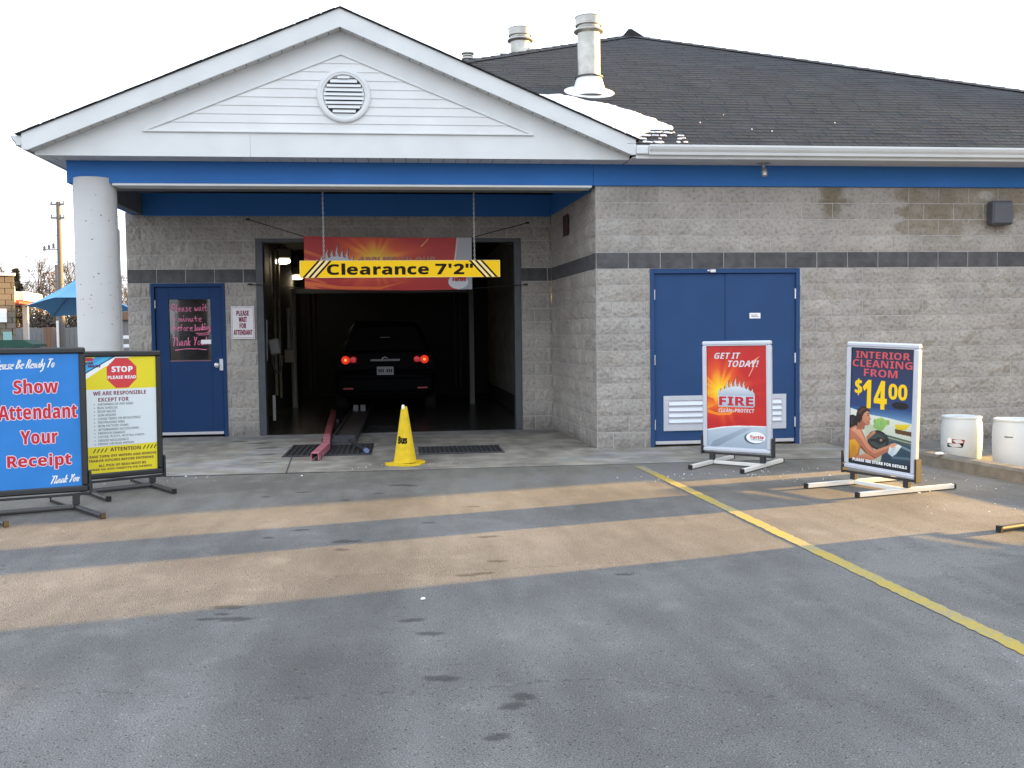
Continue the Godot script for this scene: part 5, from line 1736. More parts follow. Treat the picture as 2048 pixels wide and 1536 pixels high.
func channel(p: Array) -> G:
	var g := G.new()
	var d: Vector3 = p[1] - p[0]
	var L := d.length()
	var z := -d.normalized()
	var t := Transform3D(Basis(Vector3.UP.cross(z).normalized(), Vector3.UP, z), p[0])
	g.box(Vector3(-0.045, -0.008, -L), Vector3(0.045, 0.0, 0), 0.002, t)
	g.box(Vector3(0.036, -0.085, -L), Vector3(0.045, -0.0081, 0), 0.002, t)
	g.box(Vector3(-0.045, -0.085, -L), Vector3(-0.036, -0.0081, 0), 0.002, t)
	return g

func grate(called: String, label: String, at: Vector3, w: float, d: float, n: int) -> void:
	var t := thing(called, label, "grate", at, 0.0, "drain grates before the bay")
	part("pit", bx(Vector3(-w / 2, 0, -d / 2), Vector3(w / 2, 0.003, d / 2)), M.tunnel_dark, t)
	var g := G.new()
	g.box(Vector3(-w / 2, 0.0032, -d / 2), Vector3(w / 2, 0.016, -d / 2 + 0.02), 0.003)
	part("rim", g, M.grate, t)
	part("rim", bx(Vector3(-w / 2, 0.0032, d / 2 - 0.02), Vector3(w / 2, 0.016, d / 2), 0.003), M.grate, t)
	for k in n:
		var x := -w / 2 + w * (k + 0.5) / n
		part("grate_bar", bx(Vector3(x - 0.009, 0.0034, -d / 2 + 0.021), Vector3(x + 0.009, 0.018, d / 2 - 0.021), 0.003), M.grate, t)

func ground_sheet(x0: float, z0: float, x1: float, z1: float, y: float, nx := 1) -> ArrayMesh:
	var arr := []
	arr.resize(Mesh.ARRAY_MAX)
	var v := PackedVector3Array([Vector3(x0, y, z0), Vector3(x1, y, z0), Vector3(x1, y, z1), Vector3(x0, y, z0), Vector3(x1, y, z1), Vector3(x0, y, z1)])
	var n := PackedVector3Array()
	var uv := PackedVector2Array()
	var uv2 := PackedVector2Array()
	for p in v:
		n.append(Vector3.UP)
		uv.append(Vector2(p.x, p.z))
		uv2.append(Vector2((p.x + 10.0) / 16.0, (p.z + 2.0) / 16.0))
	arr[Mesh.ARRAY_VERTEX] = v
	arr[Mesh.ARRAY_NORMAL] = n
	arr[Mesh.ARRAY_TEX_UV] = uv
	arr[Mesh.ARRAY_TEX_UV2] = uv2
	var am := ArrayMesh.new()
	am.add_surface_from_arrays(Mesh.PRIMITIVE_TRIANGLES, arr)
	return am

func ground() -> void:
	struct("ground", ground_sheet(-300, -300, 300, 120, -0.012), M.far_asphalt)
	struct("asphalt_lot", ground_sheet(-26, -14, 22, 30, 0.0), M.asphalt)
	struct("concrete_apron", ground_sheet(-7.6, -2.62, 2.9, 1.42, 0.004), M.concrete)
	var jg := G.new()
	for q in [[Vector3(-3.71, 0, -0.45), Vector3(-3.585, 0, 1.42)], [Vector3(-7.6, 0, 1.42), Vector3(-3.2, 0, 1.42)]]:
		var d: Vector3 = (q[1] - q[0])
		var s := d.cross(Vector3.UP).normalized() * 0.007
		var u := Vector3.UP * 0.0075
		jg.quad(q[0] + s + u, q[1] + s + u, q[1] - s + u, q[0] - s + u)
	struct("pavement_joint", jg, mat("joint_dark", lin(0.05, 0.05, 0.05), 0.9))
	# worn yellow line
	var yg := G.new()
	var L := 10.6
	var steps := 265
	var rl := RandomNumberGenerator.new()
	rl.seed = 17
	var el := -0.05
	var er := 0.05
	for i in steps:
		var z := 1.62 + L * i / steps
		var z2 := 1.62 + L * (i + 1) / steps
		var x := 0.115 + (z - 1.62) * 0.0355
		var nl := -0.05 + rl.randf_range(-0.006, 0.007)
		var nr := 0.05 + rl.randf_range(-0.007, 0.006)
		var A := Vector3(x + el, 0.004, z)
		var B := Vector3(x + er, 0.004, z)
		var C := Vector3(x + nr + 0.00142, 0.004, z2)
		var D := Vector3(x + nl + 0.00142, 0.004, z2)
		var v0 := float(i) / steps
		var v1 := float(i + 1) / steps
		var n := Vector3.UP
		yg.tri(A, B, C, n, n, n, Vector2(0, v0), Vector2(1, v0), Vector2(1, v1))
		yg.tri(A, C, D, n, n, n, Vector2(0, v0), Vector2(1, v1), Vector2(0, v1))
		el = nl
		er = nr
	stuff(tag(part("painted_line", yg, M.paint_yellow, self), "worn yellow painted line running across the asphalt towards the wall", "road marking"))
	# kerb along the drums, its nose behind the price sign
	var path := [Vector3(3.5, 0, 0.03), Vector3(3.05, 0, 0.5), Vector3(2.86, 0, 0.85), Vector3(2.93, 0, 1.3), Vector3(3.04, 0, 2.04), Vector3(3.24, 0, 3.48), Vector3(3.6, 0, 6.0)]
	var kg := G.new()
	var pr := [Vector2(0.0, -0.05), Vector2(0.0, 0.105), Vector2(0.022, 0.13), Vector2(0.13, 0.135), Vector2(0.15, 0.12), Vector2(0.15, -0.05)]
	var prev := []
	for i in path.size():
		var d: Vector3 = (path[mini(i + 1, path.size() - 1)] - path[maxi(i - 1, 0)]).normalized()
		var inn := Vector3.UP.cross(d).normalized()
		var ring := []
		for p in pr:
			ring.append(path[i] + inn * p.x + Vector3.UP * p.y)
		if i > 0:
			for k in pr.size() - 1:
				kg.quad(prev[k], prev[k + 1], ring[k + 1], ring[k])
		prev = ring
	struct("kerb", kg, M.kerb)
	var pg := G.new()
	var pad := PackedVector2Array([Vector2(3.5, 0.04), Vector2(3.15, 0.55), Vector2(2.98, 0.88), Vector2(3.06, 1.3), Vector2(3.18, 2.04), Vector2(3.37, 3.48), Vector2(3.72, 6.0), Vector2(12, 6.0), Vector2(12, 0.04)])
	pg.prism(pad, -0.006, -0.0059, Transform3D(Basis(Vector3.RIGHT, Vector3(0, 0, 1), Vector3(0, -1, 0)), Vector3.ZERO))
	struct("walkway", pg, M.kerb)
	# grains of de-icing salt and crumbs of old snow
	var sg := G.new()
	var rr := RandomNumberGenerator.new()
	rr.seed = 91
	for k in 130:
		var c: Vector2 = [Vector2(0.3, 2.4), Vector2(0.9, 2.45), Vector2(1.6, 2.7), Vector2(2.6, 3.6), Vector2(2.5, 2.9), Vector2(2.3, 4.6), Vector2(-2.4, 1.15), Vector2(1.3, 2.3), Vector2(-4.4, 1.7)][k % 9]
		var p := c + Vector2(rr.randfn(0, 0.4), rr.randfn(0, 0.16))
		var s := rr.randf_range(0.002, 0.005) * (2.2 if rr.randf() < 0.08 else 1.0)
		sg.box(Vector3(-s, 0, -s), Vector3(s, s * 1.2, s), s * 0.4, Transform3D(Basis(Vector3.UP, rr.randf() * 3.0), Vector3(p.x, 0.005, p.y)))
	tag(stuff(part("salt_crumbs", sg, M.snow, self)), "scattered white salt and snow crumbs on the pavement", "salt")
	var pb := G.new()
	pb.box(Vector3(-0.014, 0, -0.01), Vector3(0.014, 0.013, 0.01), 0.006)
	var o := part("pebble", pb, M.snow, self, Transform3D(Basis(Vector3.UP, 0.5), Vector3(-2.28, 0.001, 6.54)))
	tag(o, "small pale pebble lying alone on the shaded asphalt", "pebble")
	pb = G.new()
	pb.box(Vector3(-0.04, 0, -0.03), Vector3(0.04, 0.028, 0.03), 0.012)
	tag(part("snow_lump", pb, M.snow, self, Transform3D(Basis(Vector3.UP, 0.2), Vector3(3.08, 0.134, 2.35))), "small lump of snow on top of the kerb before the drums", "snow")

# ---------------------------------------------------------------- in the bay
func car() -> void:
	var t := thing("parked_car", "black sport utility car with lit tail lights inside the dark wash bay", "car", Vector3(-2.665, 0, -6.22))
	var S := [[0.0, 0.42, 0.66, 0.80, 0.70, 0.76], [-0.03, 0.34, 0.72, 0.88, 0.75, 0.82], [-0.09, 0.30, 0.78, 0.915, 0.80, 0.86], [-0.10, 0.28, 0.98, 0.92, 1.09, 0.80], [-0.30, 0.26, 1.02, 0.925, 1.40, 0.70], [-0.52, 0.25, 1.03, 0.925, 1.62, 0.62], [-0.9, 0.25, 1.03, 0.925, 1.68, 0.63], [-2.4, 0.25, 1.0, 0.92, 1.67, 0.63], [-2.9, 0.25, 0.98, 0.92, 1.42, 0.66], [-3.4, 0.25, 0.96, 0.91, 1.06, 0.74], [-4.3, 0.27, 0.86, 0.89, 0.93, 0.7], [-4.6, 0.34, 0.7, 0.78, 0.74, 0.6], [-4.66, 0.4, 0.6, 0.7, 0.62, 0.5]]
	var g := G.new()
	var prev := []
	for q in S:
		var half := [Vector2(0.0, q[1]), Vector2(q[3] * 0.8, q[1]), Vector2(q[3] * 0.97, q[1] + 0.09), Vector2(q[3], lerpf(q[1], q[2], 0.6)), Vector2(q[3] - 0.03, q[2]), Vector2(q[5] + 0.05, lerpf(q[2], q[4], 0.8)), Vector2(q[5] - 0.05, q[4]), Vector2(0.0, q[4] + 0.02)]
		var ring := []
		for p in half:
			ring.append(Vector3(p.x, p.y, q[0]))
		for k in range(6, 0, -1):
			ring.append(Vector3(-half[k].x, half[k].y, q[0]))
		if prev.size():
			for k in ring.size():
				var k2 := (k + 1) % ring.size()
				g.quad(prev[k], ring[k], ring[k2], prev[k2])
		else:
			for k in range(1, ring.size() - 1):
				g.flat(ring[0], ring[k], ring[k + 1])
		prev = ring
	part("body", g, M.car_paint, t)
	# rear window on the sloping tailgate
	var wg := G.new()
	wg.prism(PackedVector2Array([Vector2(-0.70, 0.0), Vector2(0.70, 0.0), Vector2(0.56, 0.52), Vector2(-0.56, 0.52)]), 0.0, 0.012, Transform3D(Basis(Vector3.RIGHT, deg_to_rad(-37)), Vector3(0, 1.16, -0.125)))
	part("rear_window", wg, M.car_glass, t)
	part("bumper", bx(Vector3(-0.86, 0.4, -0.05), Vector3(0.86, 0.66, 0.03), 0.03), M.car_paint, t)
	var cg := G.new()
	cg.box(Vector3(-0.27, 0.955, -0.06), Vector3(0.27, 1.0, -0.02), 0.006)
	part("chrome_strip", cg, mat("dull_chrome", lin(0.09, 0.09, 0.095), 0.35, 0.7), t)
	var eg := G.new()
	eg.tube([Vector3(-0.055, 1.0, -0.015), Vector3(-0.03, 1.03, -0.015), Vector3(0.03, 1.03, -0.015), Vector3(0.055, 1.0, -0.015)], 0.008, 6)
	part("emblem", eg, M.chrome, t)
	part("tailgate_handle", bx(Vector3(-0.09, 1.385, -0.19), Vector3(0.09, 1.40, -0.14), 0.004), M.pipe_grey, t)
	part("number_plate", bx(Vector3(-0.152, 0.71, -0.04), Vector3(0.152, 0.86, 0.034), 0.004), M.plate_white, t)
	var pm := G.new()
	for k in 7:
		if k == 3:
			continue
		pm.box(Vector3(-0.125 + k * 0.037, 0.755, 0.0345), Vector3(-0.1 + k * 0.037, 0.815, 0.036))
	part("plate_marks", pm, M.print_navy, t)
	for s in [-1.0, 1.0]:
		var o := G.new()
		o.box(Vector3(-0.13, -0.075, -0.06), Vector3(0.16, 0.075, 0.02), 0.03, Transform3D(Basis(), Vector3(s * 0.65, 0.985, -0.05)))
		var lamp := part("tail_light", o, mat("lens", lin(0.12, 0.006, 0.008), 0.2), t)
		var e1 := G.new()
		e1.lathe([Vector2(0.0, 0.0), Vector2(0.075, 0.0), Vector2(0.06, 0.02), Vector2(0.0, 0.028)], 16, Transform3D(Basis(Vector3.RIGHT, PI / 2), Vector3(s * 0.715, 0.985, -0.03)))
		var m1 := mat("lamp_red", Color(0.3, 0, 0), 0.3)
		m1.emission_enabled = true
		m1.emission = lin(1.0, 0.05, 0.02)
		m1.emission_energy_multiplier = 0.085
		part("light_bowl", e1, m1, lamp)
		var e3 := G.new()
		e3.lathe([Vector2(0.0, 0.0), Vector2(0.026, 0.0), Vector2(0.0, 0.012)], 12, Transform3D(Basis(Vector3.RIGHT, PI / 2), Vector3(s * 0.715, 0.985, 0.0)))
		var m3 := mat("lamp_hot", Color(0.3, 0.1, 0), 0.3)
		m3.emission_enabled = true
		m3.emission = lin(1.0, 0.34, 0.1)
		m3.emission_energy_multiplier = 0.13
		part("bulb", e3, m3, lamp)
		var e2 := G.new()
		e2.lathe([Vector2(0.0, 0.0), Vector2(0.055, 0.0), Vector2(0.045, 0.02), Vector2(0.0, 0.024)], 16, Transform3D(Basis(Vector3.RIGHT, PI / 2), Vector3(s * 0.575, 0.99, -0.035)))
		var m2 := mat("lamp_dim", Color(0.3, 0, 0), 0.3)
		m2.emission_enabled = true
		m2.emission = lin(1.0, 0.03, 0.05)
		m2.emission_energy_multiplier = 0.04
		part("light_bowl", e2, m2, lamp)
		part("reflector", bx(Vector3(s * 0.67 - 0.09, 0.455, 0.0305), Vector3(s * 0.67 + 0.09, 0.48, 0.036), 0.002), M.reflector, t)
		for z in [-0.95, -3.7]:
			var w := G.new()
			w.lathe([Vector2(0.0, 0.0), Vector2(0.24, 0.0), Vector2(0.33, 0.02), Vector2(0.35, 0.06), Vector2(0.35, 0.18), Vector2(0.33, 0.22), Vector2(0.0, 0.22)], 28, Transform3D(Basis(Vector3.BACK, -PI / 2 * s), Vector3(s * 0.71, 0.355, z)))
			part("wheel", w, M.tyre, t)

func bay_gear() -> void:
	var t := thing("wash_arch", "dark steel wash arch spanning the bay around the car", "wash arch", Vector3(-2.72, 0, -8.2))
	for s in [-1.0, 1.0]:
		part("upright", bx(Vector3(s * 1.78 - 0.05, 0, -0.05), Vector3(s * 1.78 + 0.05, 2.38, 0.05), 0.006), M.pipe_grey, t)
	part("cross_beam", bx(Vector3(-1.72, 2.28, -0.05), Vector3(1.72, 2.38, 0.05), 0.006), M.pipe_grey, t)
	var bm := mat("brush_dark", lin(0.03, 0.018, 0.018), 0.95)
	for s in [-1.0, 1.0]:
		var g := G.new()
		for k in 14:
			var z := -0.25 + (k % 7) * 0.06
			g.box(Vector3(s * 1.45 + (k / 7) * 0.1 - 0.02, 0.35, z), Vector3(s * 1.45 + (k / 7) * 0.1 + 0.015, 2.27, z + 0.03), 0.01)
		part("hanging_cloth", g, bm, t)
	for q in [[Vector3(-4.50, 2.80, -6.7), "bright ceiling lamp above the left side of the wash bay"], [Vector3(-4.62, 2.72, -10.3), "further bright lamp low over the left end of the clearance bar"]]:
		var o := thing("bay_lamp", q[1], "lamp", q[0], 0.35, "lamps in the wash bay")
		part("housing", bx(Vector3(-0.12, 0.055, -0.2), Vector3(0.12, 0.24, 0.12), 0.02), mat("housing_cream", lin(0.32, 0.28, 0.18), 0.5), o)
		part("bracket", bx(Vector3(-0.03, 0.24, -0.06), Vector3(0.03, 0.5, 0.0), 0.0), M.pipe_grey, o)
		var e := mat("lamp_glow", Color.WHITE, 0.4)
		e.emission_enabled = true
		e.emission = Color(1.0, 0.96, 0.88)
		e.emission_energy_multiplier = 0.5
		var g := G.new()
		g.box(Vector3(-0.11, -0.03, -0.19), Vector3(0.11, 0.054, 0.13), 0.025)
		part("lamp_glass", g, e, o)
		var l := OmniLight3D.new()
		l.name = "lamp_light"
		l.light_color = Color(1.0, 0.9, 0.72)
		l.light_energy = 0.008
		l.light_size = 0.08
		l.omni_range = 14.0
		l.omni_attenuation = 2.0
		l.shadow_enabled = true
		l.position = Vector3(0, -0.12, 0.05)
		o.add_child(l)
	# control gear on the left wall of the bay
	t = thing("control_box", "grey control box with a looped black cable inside the bay's left edge", "control box", Vector3(-4.24, 1.16, -3.3))
	part("box", bx(Vector3(-0.08, 0, -0.06), Vector3(0.08, 0.24, 0.06), 0.02, Transform3D(Basis(Vector3.BACK, 0.2), Vector3.ZERO)), mat("box_grey", lin(0.12, 0.12, 0.115), 0.5), t)
	var g := G.new()
	var pts := []
	for i in 13:
		var a := PI * i / 12.0
		pts.append(Vector3(-0.07 * cos(a) + 0.02, -0.02 - 0.26 * sin(a), 0.06))
	g.tube(pts, 0.018, 6)
	part("cable", g, M.black_rubber, t)
	part("arm", bx(Vector3(-0.46, 0.1, -0.03), Vector3(-0.14, 0.15, 0.03), 0.005), M.pipe_grey, t)
	t = thing("pipe_run", "tan vertical pipes and grey post on the left wall of the bay", "pipes", Vector3(-4.66, 0, -6.6))
	for q in [[0.0, 0.35, 3.0, 0.03, 0], [0.08, 0.3, 3.0, 0.025, 0], [0.24, 1.2, 1.95, 0.035, 1], [0.33, 0.2, 2.3, 0.03, 0]]:
		var p := G.new()
		p.tube([Vector3(q[0], q[1], 0), Vector3(q[0], q[2], 0)], q[3], 8)
		part("pipe", p, M.pipe_grey if q[4] else M.pipe_tan, t)
	part("bracket", bx(Vector3(0.16, 0.95, -0.05), Vector3(0.34, 1.19, 0.05), 0.01), M.pipe_tan, t)
	t = thing("door_track", "pale door rail and short white guard post inside the left jamb", "door rail", Vector3(-4.40, 0, -3.25))
	var p2 := G.new()
	p2.tube([Vector3(0.02, 1.07, 0), Vector3(0.03, 1.68, 0)], 0.018, 8)
	part("rail", p2, mat("rail_pale", lin(0.2, 0.2, 0.2), 0.5), t)
	part("guard_post", bx(Vector3(0.09, 0.16, -0.04), Vector3(0.135, 0.55, 0.01), 0.01), mat("post_pale", lin(0.28, 0.28, 0.27), 0.6), t)

# ---------------------------------------------------------------- what stands beyond on the left
func tree(called: String, label: String, at: Vector3, h: float, seed_: int, m: StandardMaterial3D, spread := 0.5) -> void:
	var t := thing(called, label, "tree", at, 0.0, "bare trees beyond the lot")
	var r := RandomNumberGenerator.new()
	r.seed = seed_
	var tg := G.new()
	var cg := G.new()
	var top := Vector3(r.randf_range(-0.2, 0.2), h * 0.4, r.randf_range(-0.2, 0.2))
	tg.tube([Vector3.ZERO, Vector3(0.05, h * 0.2, 0), top], [h * 0.022, h * 0.018, h * 0.013], 7)
	var todo := [[top, Vector3(0, 1, 0), h * 0.2, h * 0.011, 0]]
	for k in 4:
		todo.append([top * (0.6 + 0.1 * k), Vector3(r.randf_range(-1, 1), 0.9, r.randf_range(-1, 1)).normalized(), h * 0.2, h * 0.009, 1])
	while todo.size():
		var q: Array = todo.pop_back()
		var p0: Vector3 = q[0]
		var d: Vector3 = q[1]
		var L: float = q[2]
		var rad: float = q[3]
		var lv: int = q[4]
		var bend := Vector3(r.randf_range(-0.2, 0.2), 0.1, r.randf_range(-0.2, 0.2)) * L
		var p1 := p0 + d * L * 0.5 + bend * 0.4
		var p2 := p0 + d * L + bend
		cg.tube([p0, p1, p2], [rad, rad * 0.8, rad * 0.55], 4 if lv < 2 else 3, false)
		if lv < 5:
			var n := 3 if lv < 4 else 4
			for k in n:
				var nd := (d + Vector3(r.randf_range(-1, 1), r.randf_range(-0.15, 0.8), r.randf_range(-1, 1)) * (spread + 0.12 * lv)).normalized()
				todo.append([p0.lerp(p2, r.randf_range(0.55, 1.0)), nd, L * r.randf_range(0.6, 0.85), maxf(rad * 0.6, 0.008), lv + 1])
	part("trunk", tg, M.bark, t)
	part("branches", cg, m, t)

func leaf_mass(called: String, label: String, category: String, blobs: Array, n: int, size: float, m: StandardMaterial3D, seed_: int) -> void:
	var r := RandomNumberGenerator.new()
	r.seed = seed_
	var g := G.new()
	for k in n:
		var b: Array = blobs[r.randi() % blobs.size()]
		var c: Vector3 = b[0]
		var rr: Vector3 = b[1]
		var d := Vector3(r.randfn(), r.randfn(), r.randfn()).normalized() * pow(r.randf(), 0.4)
		var p := c + d * rr
		if p.y < 0.02:
			continue
		var u := Vector3(r.randfn(), r.randfn() + 0.5, r.randfn()).normalized()
		var s := size * r.randf_range(0.5, 1.5)
		var w := u.cross(Vector3(r.randfn(), r.randfn(), r.randfn())).normalized() * s * 0.22
		g.flat(p - w, p + w, p + u * s)
	tag(stuff(part(called, g, m, self)), label, category)

func beyond() -> void:
	# umbrella
	var t := thing("patio_umbrella", "tilted blue patio umbrella behind the concrete column", "umbrella", Vector3(-9.5, 0, -11.28), 0.1)
	var tl := Basis(Vector3.RIGHT, deg_to_rad(-11.0))
	var ctr := Vector3(0, 2.11, 0)
	var R := 1.16
	for k in 6:
		var g := G.new()
		var a0 := deg_to_rad(194.0 + 60.0 * k)
		var a1 := deg_to_rad(194.0 + 60.0 * (k + 1))
		var n := 8
		var m := 6
		var P := func(i: int, j: int) -> Vector3:
			var f := float(i) / m
			var s := float(j) / n
			var c0 := Vector3(cos(a0), 0, -sin(a0)) * R
			var c1 := Vector3(cos(a1), 0, -sin(a1)) * R
			var e := c0.lerp(c1, s) * (1.0 - 0.10 * sin(PI * s))
			e.y += 0.05 * sin(PI * s)
			return ctr + tl * (Vector3(0, 0.76, 0).lerp(e, f) - Vector3(0, 0.10 * sin(PI * f) * (0.4 + 0.6 * sin(PI * s)), 0))
		for i in m:
			for j in n:
				g.quad(P.call(i, j), P.call(i + 1, j), P.call(i + 1, j + 1), P.call(i, j + 1))
		part("canopy_panel", g, M.umbrella_blue, t)
		var rg := G.new()
		rg.tube([ctr + tl * Vector3(0, 0.70, 0), ctr + tl * (Vector3(cos(a0), 0, -sin(a0)) * R * 0.98 - Vector3(0, 0.02, 0))], 0.008, 4)
		part("rib", rg, M.pipe_grey, t)
	var pg := G.new()
	pg.tube([Vector3(0, 0, 0), ctr, ctr + tl * Vector3(0, 0.80, 0)], 0.022, 8)
	part("pole", pg, M.aluminium, t)
	var bg := G.new()
	bg.lathe([Vector2(0.0, 0.0), Vector2(0.28, 0.0), Vector2(0.28, 0.06), Vector2(0.05, 0.12), Vector2(0, 0.12)], 20)
	part("base", bg, M.grey_black, t)
	# brick building
	t = thing("brick_building", "flat roofed tan brick building at the far left edge", "building", Vector3(-15.72, 0, -24.2), 0.42)
	var w := part("wall", bx(Vector3(-7, 0, -9), Vector3(0, 3.66, -0.06)), M.far_brick_a, t)
	var rr := RandomNumberGenerator.new()
	rr.seed = 5
	var bm := []
	for k in 3:
		bm.append(bx(Vector3(0, 0, 0), Vector3(0.38, 0.19, 0.055), 0.006).mesh())
	for row in 18:
		var x := -1.7 - (0.2 if row % 2 else 0.0)
		while x < -0.02:
			var wd := minf(0.39, -x)
			if wd > 0.05:
				part("brick", bm[rr.randi() % 3], [M.far_brick_a, M.far_brick_b, M.far_brick_c][rr.randi() % 3], w, Transform3D(Basis.from_scale(Vector3(wd / 0.4, 1, 1)), Vector3(x, 0.03 + row * 0.2, -0.059)))
			x += 0.4
	part("parapet_cap", bx(Vector3(-7.1, 3.661, -9.1), Vector3(0.04, 3.76, 0.06), 0.01), M.white_metal, t)
	part("wall_sign", bx(Vector3(-1.0, 2.05, 0.0), Vector3(-0.28, 2.52, 0.05), 0.008), M.print_white, t)
	part("window", bx(Vector3(-0.42, 1.15, 0.0), Vector3(-0.14, 1.72, 0.03), 0.006), M.teal, t)
	# filling station roof with its signs, far off
	t = thing("station_canopy", "white filling station canopy with yellow and red edge beyond the brick building", "canopy", Vector3(-18.15, 0, -30.4), 0.1)
	part("roof_edge", bx(Vector3(-3.0, 3.05, -3), Vector3(0.45, 3.42, 0), 0.02), M.white_metal, t)
	part("red_stripe", bx(Vector3(-3.0, 2.93, -3), Vector3(0.28, 3.0499, 0.02), 0.01), mat("stripe_red", lin(0.5, 0.08, 0.05), 0.5), t)
	part("yellow_panel", bx(Vector3(-0.62, 3.06, 0.001), Vector3(-0.28, 3.36, 0.04), 0.02), mat("station_yellow", lin(0.95, 0.66, 0.02), 0.5), t)
	part("sign_panel", bx(Vector3(-0.22, 2.96, 0.001), Vector3(0.14, 3.64, 0.12), 0.02), M.print_white, t)
	var lg := G.new()
	lg.prism(PackedVector2Array([Vector2(-0.06, -0.13), Vector2(0.06, -0.13), Vector2(0.11, 0.06), Vector2(0.06, 0.19), Vector2(-0.06, 0.19), Vector2(-0.11, 0.06)]), 0, 0.02, Transform3D(Basis(), Vector3(-0.04, 3.3, 0.121)))
	part("emblem", lg, mat("emblem_lime", lin(0.75, 0.75, 0.1), 0.5), t)
	for x in [-2.6, 0.1]:
		part("column", bx(Vector3(x - 0.1, 0, -1.7), Vector3(x + 0.1, 2.93, -1.5)), M.white_metal, t)
	# utility poles and wires
	t = thing("utility_pole", "tall grey wooden utility pole with crossarms and insulators", "utility pole", Vector3(-17.9, 0, -35.5))
	var g := G.new()
	g.tube([Vector3(0, 0, 0), Vector3(0.03, 7.75, 0)], [0.15, 0.10], 10)
	part("pole", g, M.wood_pole, t)
	for y in [7.62, 7.0]:
		part("crossarm", bx(Vector3(-0.32, y - 0.035, -0.05), Vector3(0.3, y + 0.035, 0.05), 0.01), M.pipe_grey, t)
		for x in [-0.28, 0.26]:
			var ig := G.new()
			ig.lathe([Vector2(0, 0), Vector2(0.045, 0.0), Vector2(0.03, 0.05), Vector2(0.045, 0.07), Vector2(0.025, 0.13), Vector2(0, 0.14)], 8, Transform3D(Basis(), Vector3(x, y + 0.036, 0)))
			part("insulator", ig, M.pipe_grey, t)
	for k in 3:
		var ig := G.new()
		ig.lathe([Vector2(0, 0), Vector2(0.07, 0.0), Vector2(0.05, 0.12), Vector2(0.07, 0.16), Vector2(0.03, 0.24), Vector2(0, 0.25)], 8, Transform3D(Basis(), Vector3(-0.25 - k * 0.2, 5.62 - k * 0.06, 0)))
		part("switch", ig, M.pipe_grey, t)
	part("bracket", bx(Vector3(-0.72, 5.55, -0.03), Vector3(0.0, 5.6, 0.03)), M.pipe_grey, t)
	part("bracket", bx(Vector3(-0.5, 6.18, -0.02), Vector3(0.0, 6.21, 0.02)), M.pipe_grey, t)
	part("pale_guard", bx(Vector3(-0.2, 0.0, 0.1), Vector3(-0.1, 2.3, 0.16)), M.print_white, t)
	t = thing("utility_pole", "shorter dark wooden pole standing close to the tall utility pole", "utility pole", Vector3(-19.05, 0, -38.6))
	g = G.new()
	g.tube([Vector3(0, 0, 0), Vector3(0, 5.1, 0)], [0.14, 0.11], 10)
	part("pole", g, mat("pole_dark", lin(0.2, 0.18, 0.16), 0.9), t)
	for q in [[7.72, "upper thin overhead wire above the brick building"], [7.1, "lower thin overhead wire above the brick building"], [4.15, "lowest slack overhead cable crossing the bare trees"]]:
		g = G.new()
		var pts := []
		for i in 17:
			var f := i / 16.0
			pts.append(Vector3(lerpf(-36.0, 6.0, f), q[0] - 0.15 * sin(PI * f * 2.0) * sin(PI * f * 2.0), -35.6 - 0.3 * f))
		g.tube(pts, 0.012, 4)
		tag(part("overhead_wire", g, M.grey_black, self), q[1], "wire", "overhead wires")
	# fence, posts, scrub and trees
	t = thing("board_fence", "grey vertical board fence behind the umbrella and column", "fence", Vector3(-24.0, 0, -41.2), -0.11)
	for k in 46:
		part("fence_board", bx(Vector3(k * 0.24, 0, 0), Vector3(k * 0.24 + 0.225, 2.05 + rr.randf_range(-0.03, 0.03), 0.03)), M.fence_grey, t)
	for y in [0.5, 1.6]:
		part("rail", bx(Vector3(0, y, -0.06), Vector3(11.0, y + 0.09, -0.005)), M.fence_grey, t)
	t = thing("wooden_gate", "brown wooden panel set before the grey fence", "gate", Vector3(-20.1, 0, -40.2))
	for k in 3:
		part("plank", bx(Vector3(-0.24 + k * 0.165, 0, 0), Vector3(-0.24 + k * 0.165 + 0.155, 2.06, 0.04), 0.006), M.wood_brown, t)
	leaf_mass("scrub", "brown leafless scrub along the fence beyond the lot", "scrub", [[Vector3(-23.5, 1.8, -46), Vector3(2.6, 1.6, 1.2)], [Vector3(-20.5, 1.6, -46), Vector3(2.4, 1.4, 1.2)], [Vector3(-17.5, 1.5, -45), Vector3(2.4, 1.2, 1.2)], [Vector3(-14.5, 1.5, -44), Vector3(2.4, 1.3, 1.2)], [Vector3(-26.5, 1.7, -47), Vector3(2.4, 1.5, 1.2)], [Vector3(-23, 1.0, -43), Vector3(1.5, 1.1, 0.8)]], 30000, 0.24, M.scrub, 31)
	tree("bare_tree", "bare grey tree rising behind the brick building", Vector3(-26.6, 0, -52.0), 6.6, 3, M.twig)
	tree("bare_tree", "broad bare tree between conifer and utility pole", Vector3(-24.4, 0, -51.0), 6.8, 14, M.twig)
	tree("bare_tree", "thin bare tree right beside the utility pole", Vector3(-21.6, 0, -49.0), 6.4, 25, M.twig)
	tree("bare_tree", "bare tree seen in the gap right of the column", Vector3(-17.2, 0, -44.0), 5.6, 36, M.twig)
	tree("bare_tree", "bare tree half hidden behind the concrete column", Vector3(-19.0, 0, -47.0), 6.0, 47, M.twig)
	t = thing("conifer", "ragged dark conifer beside the brick building", "tree", Vector3(-22.65, 0, -43.1))
	g = G.new()
	g.tube([Vector3.ZERO, Vector3(0, 5.2, 0)], [0.14, 0.02], 7)
	part("trunk", g, M.bark, t)
	var cg := G.new()
	var r2 := RandomNumberGenerator.new()
	r2.seed = 6
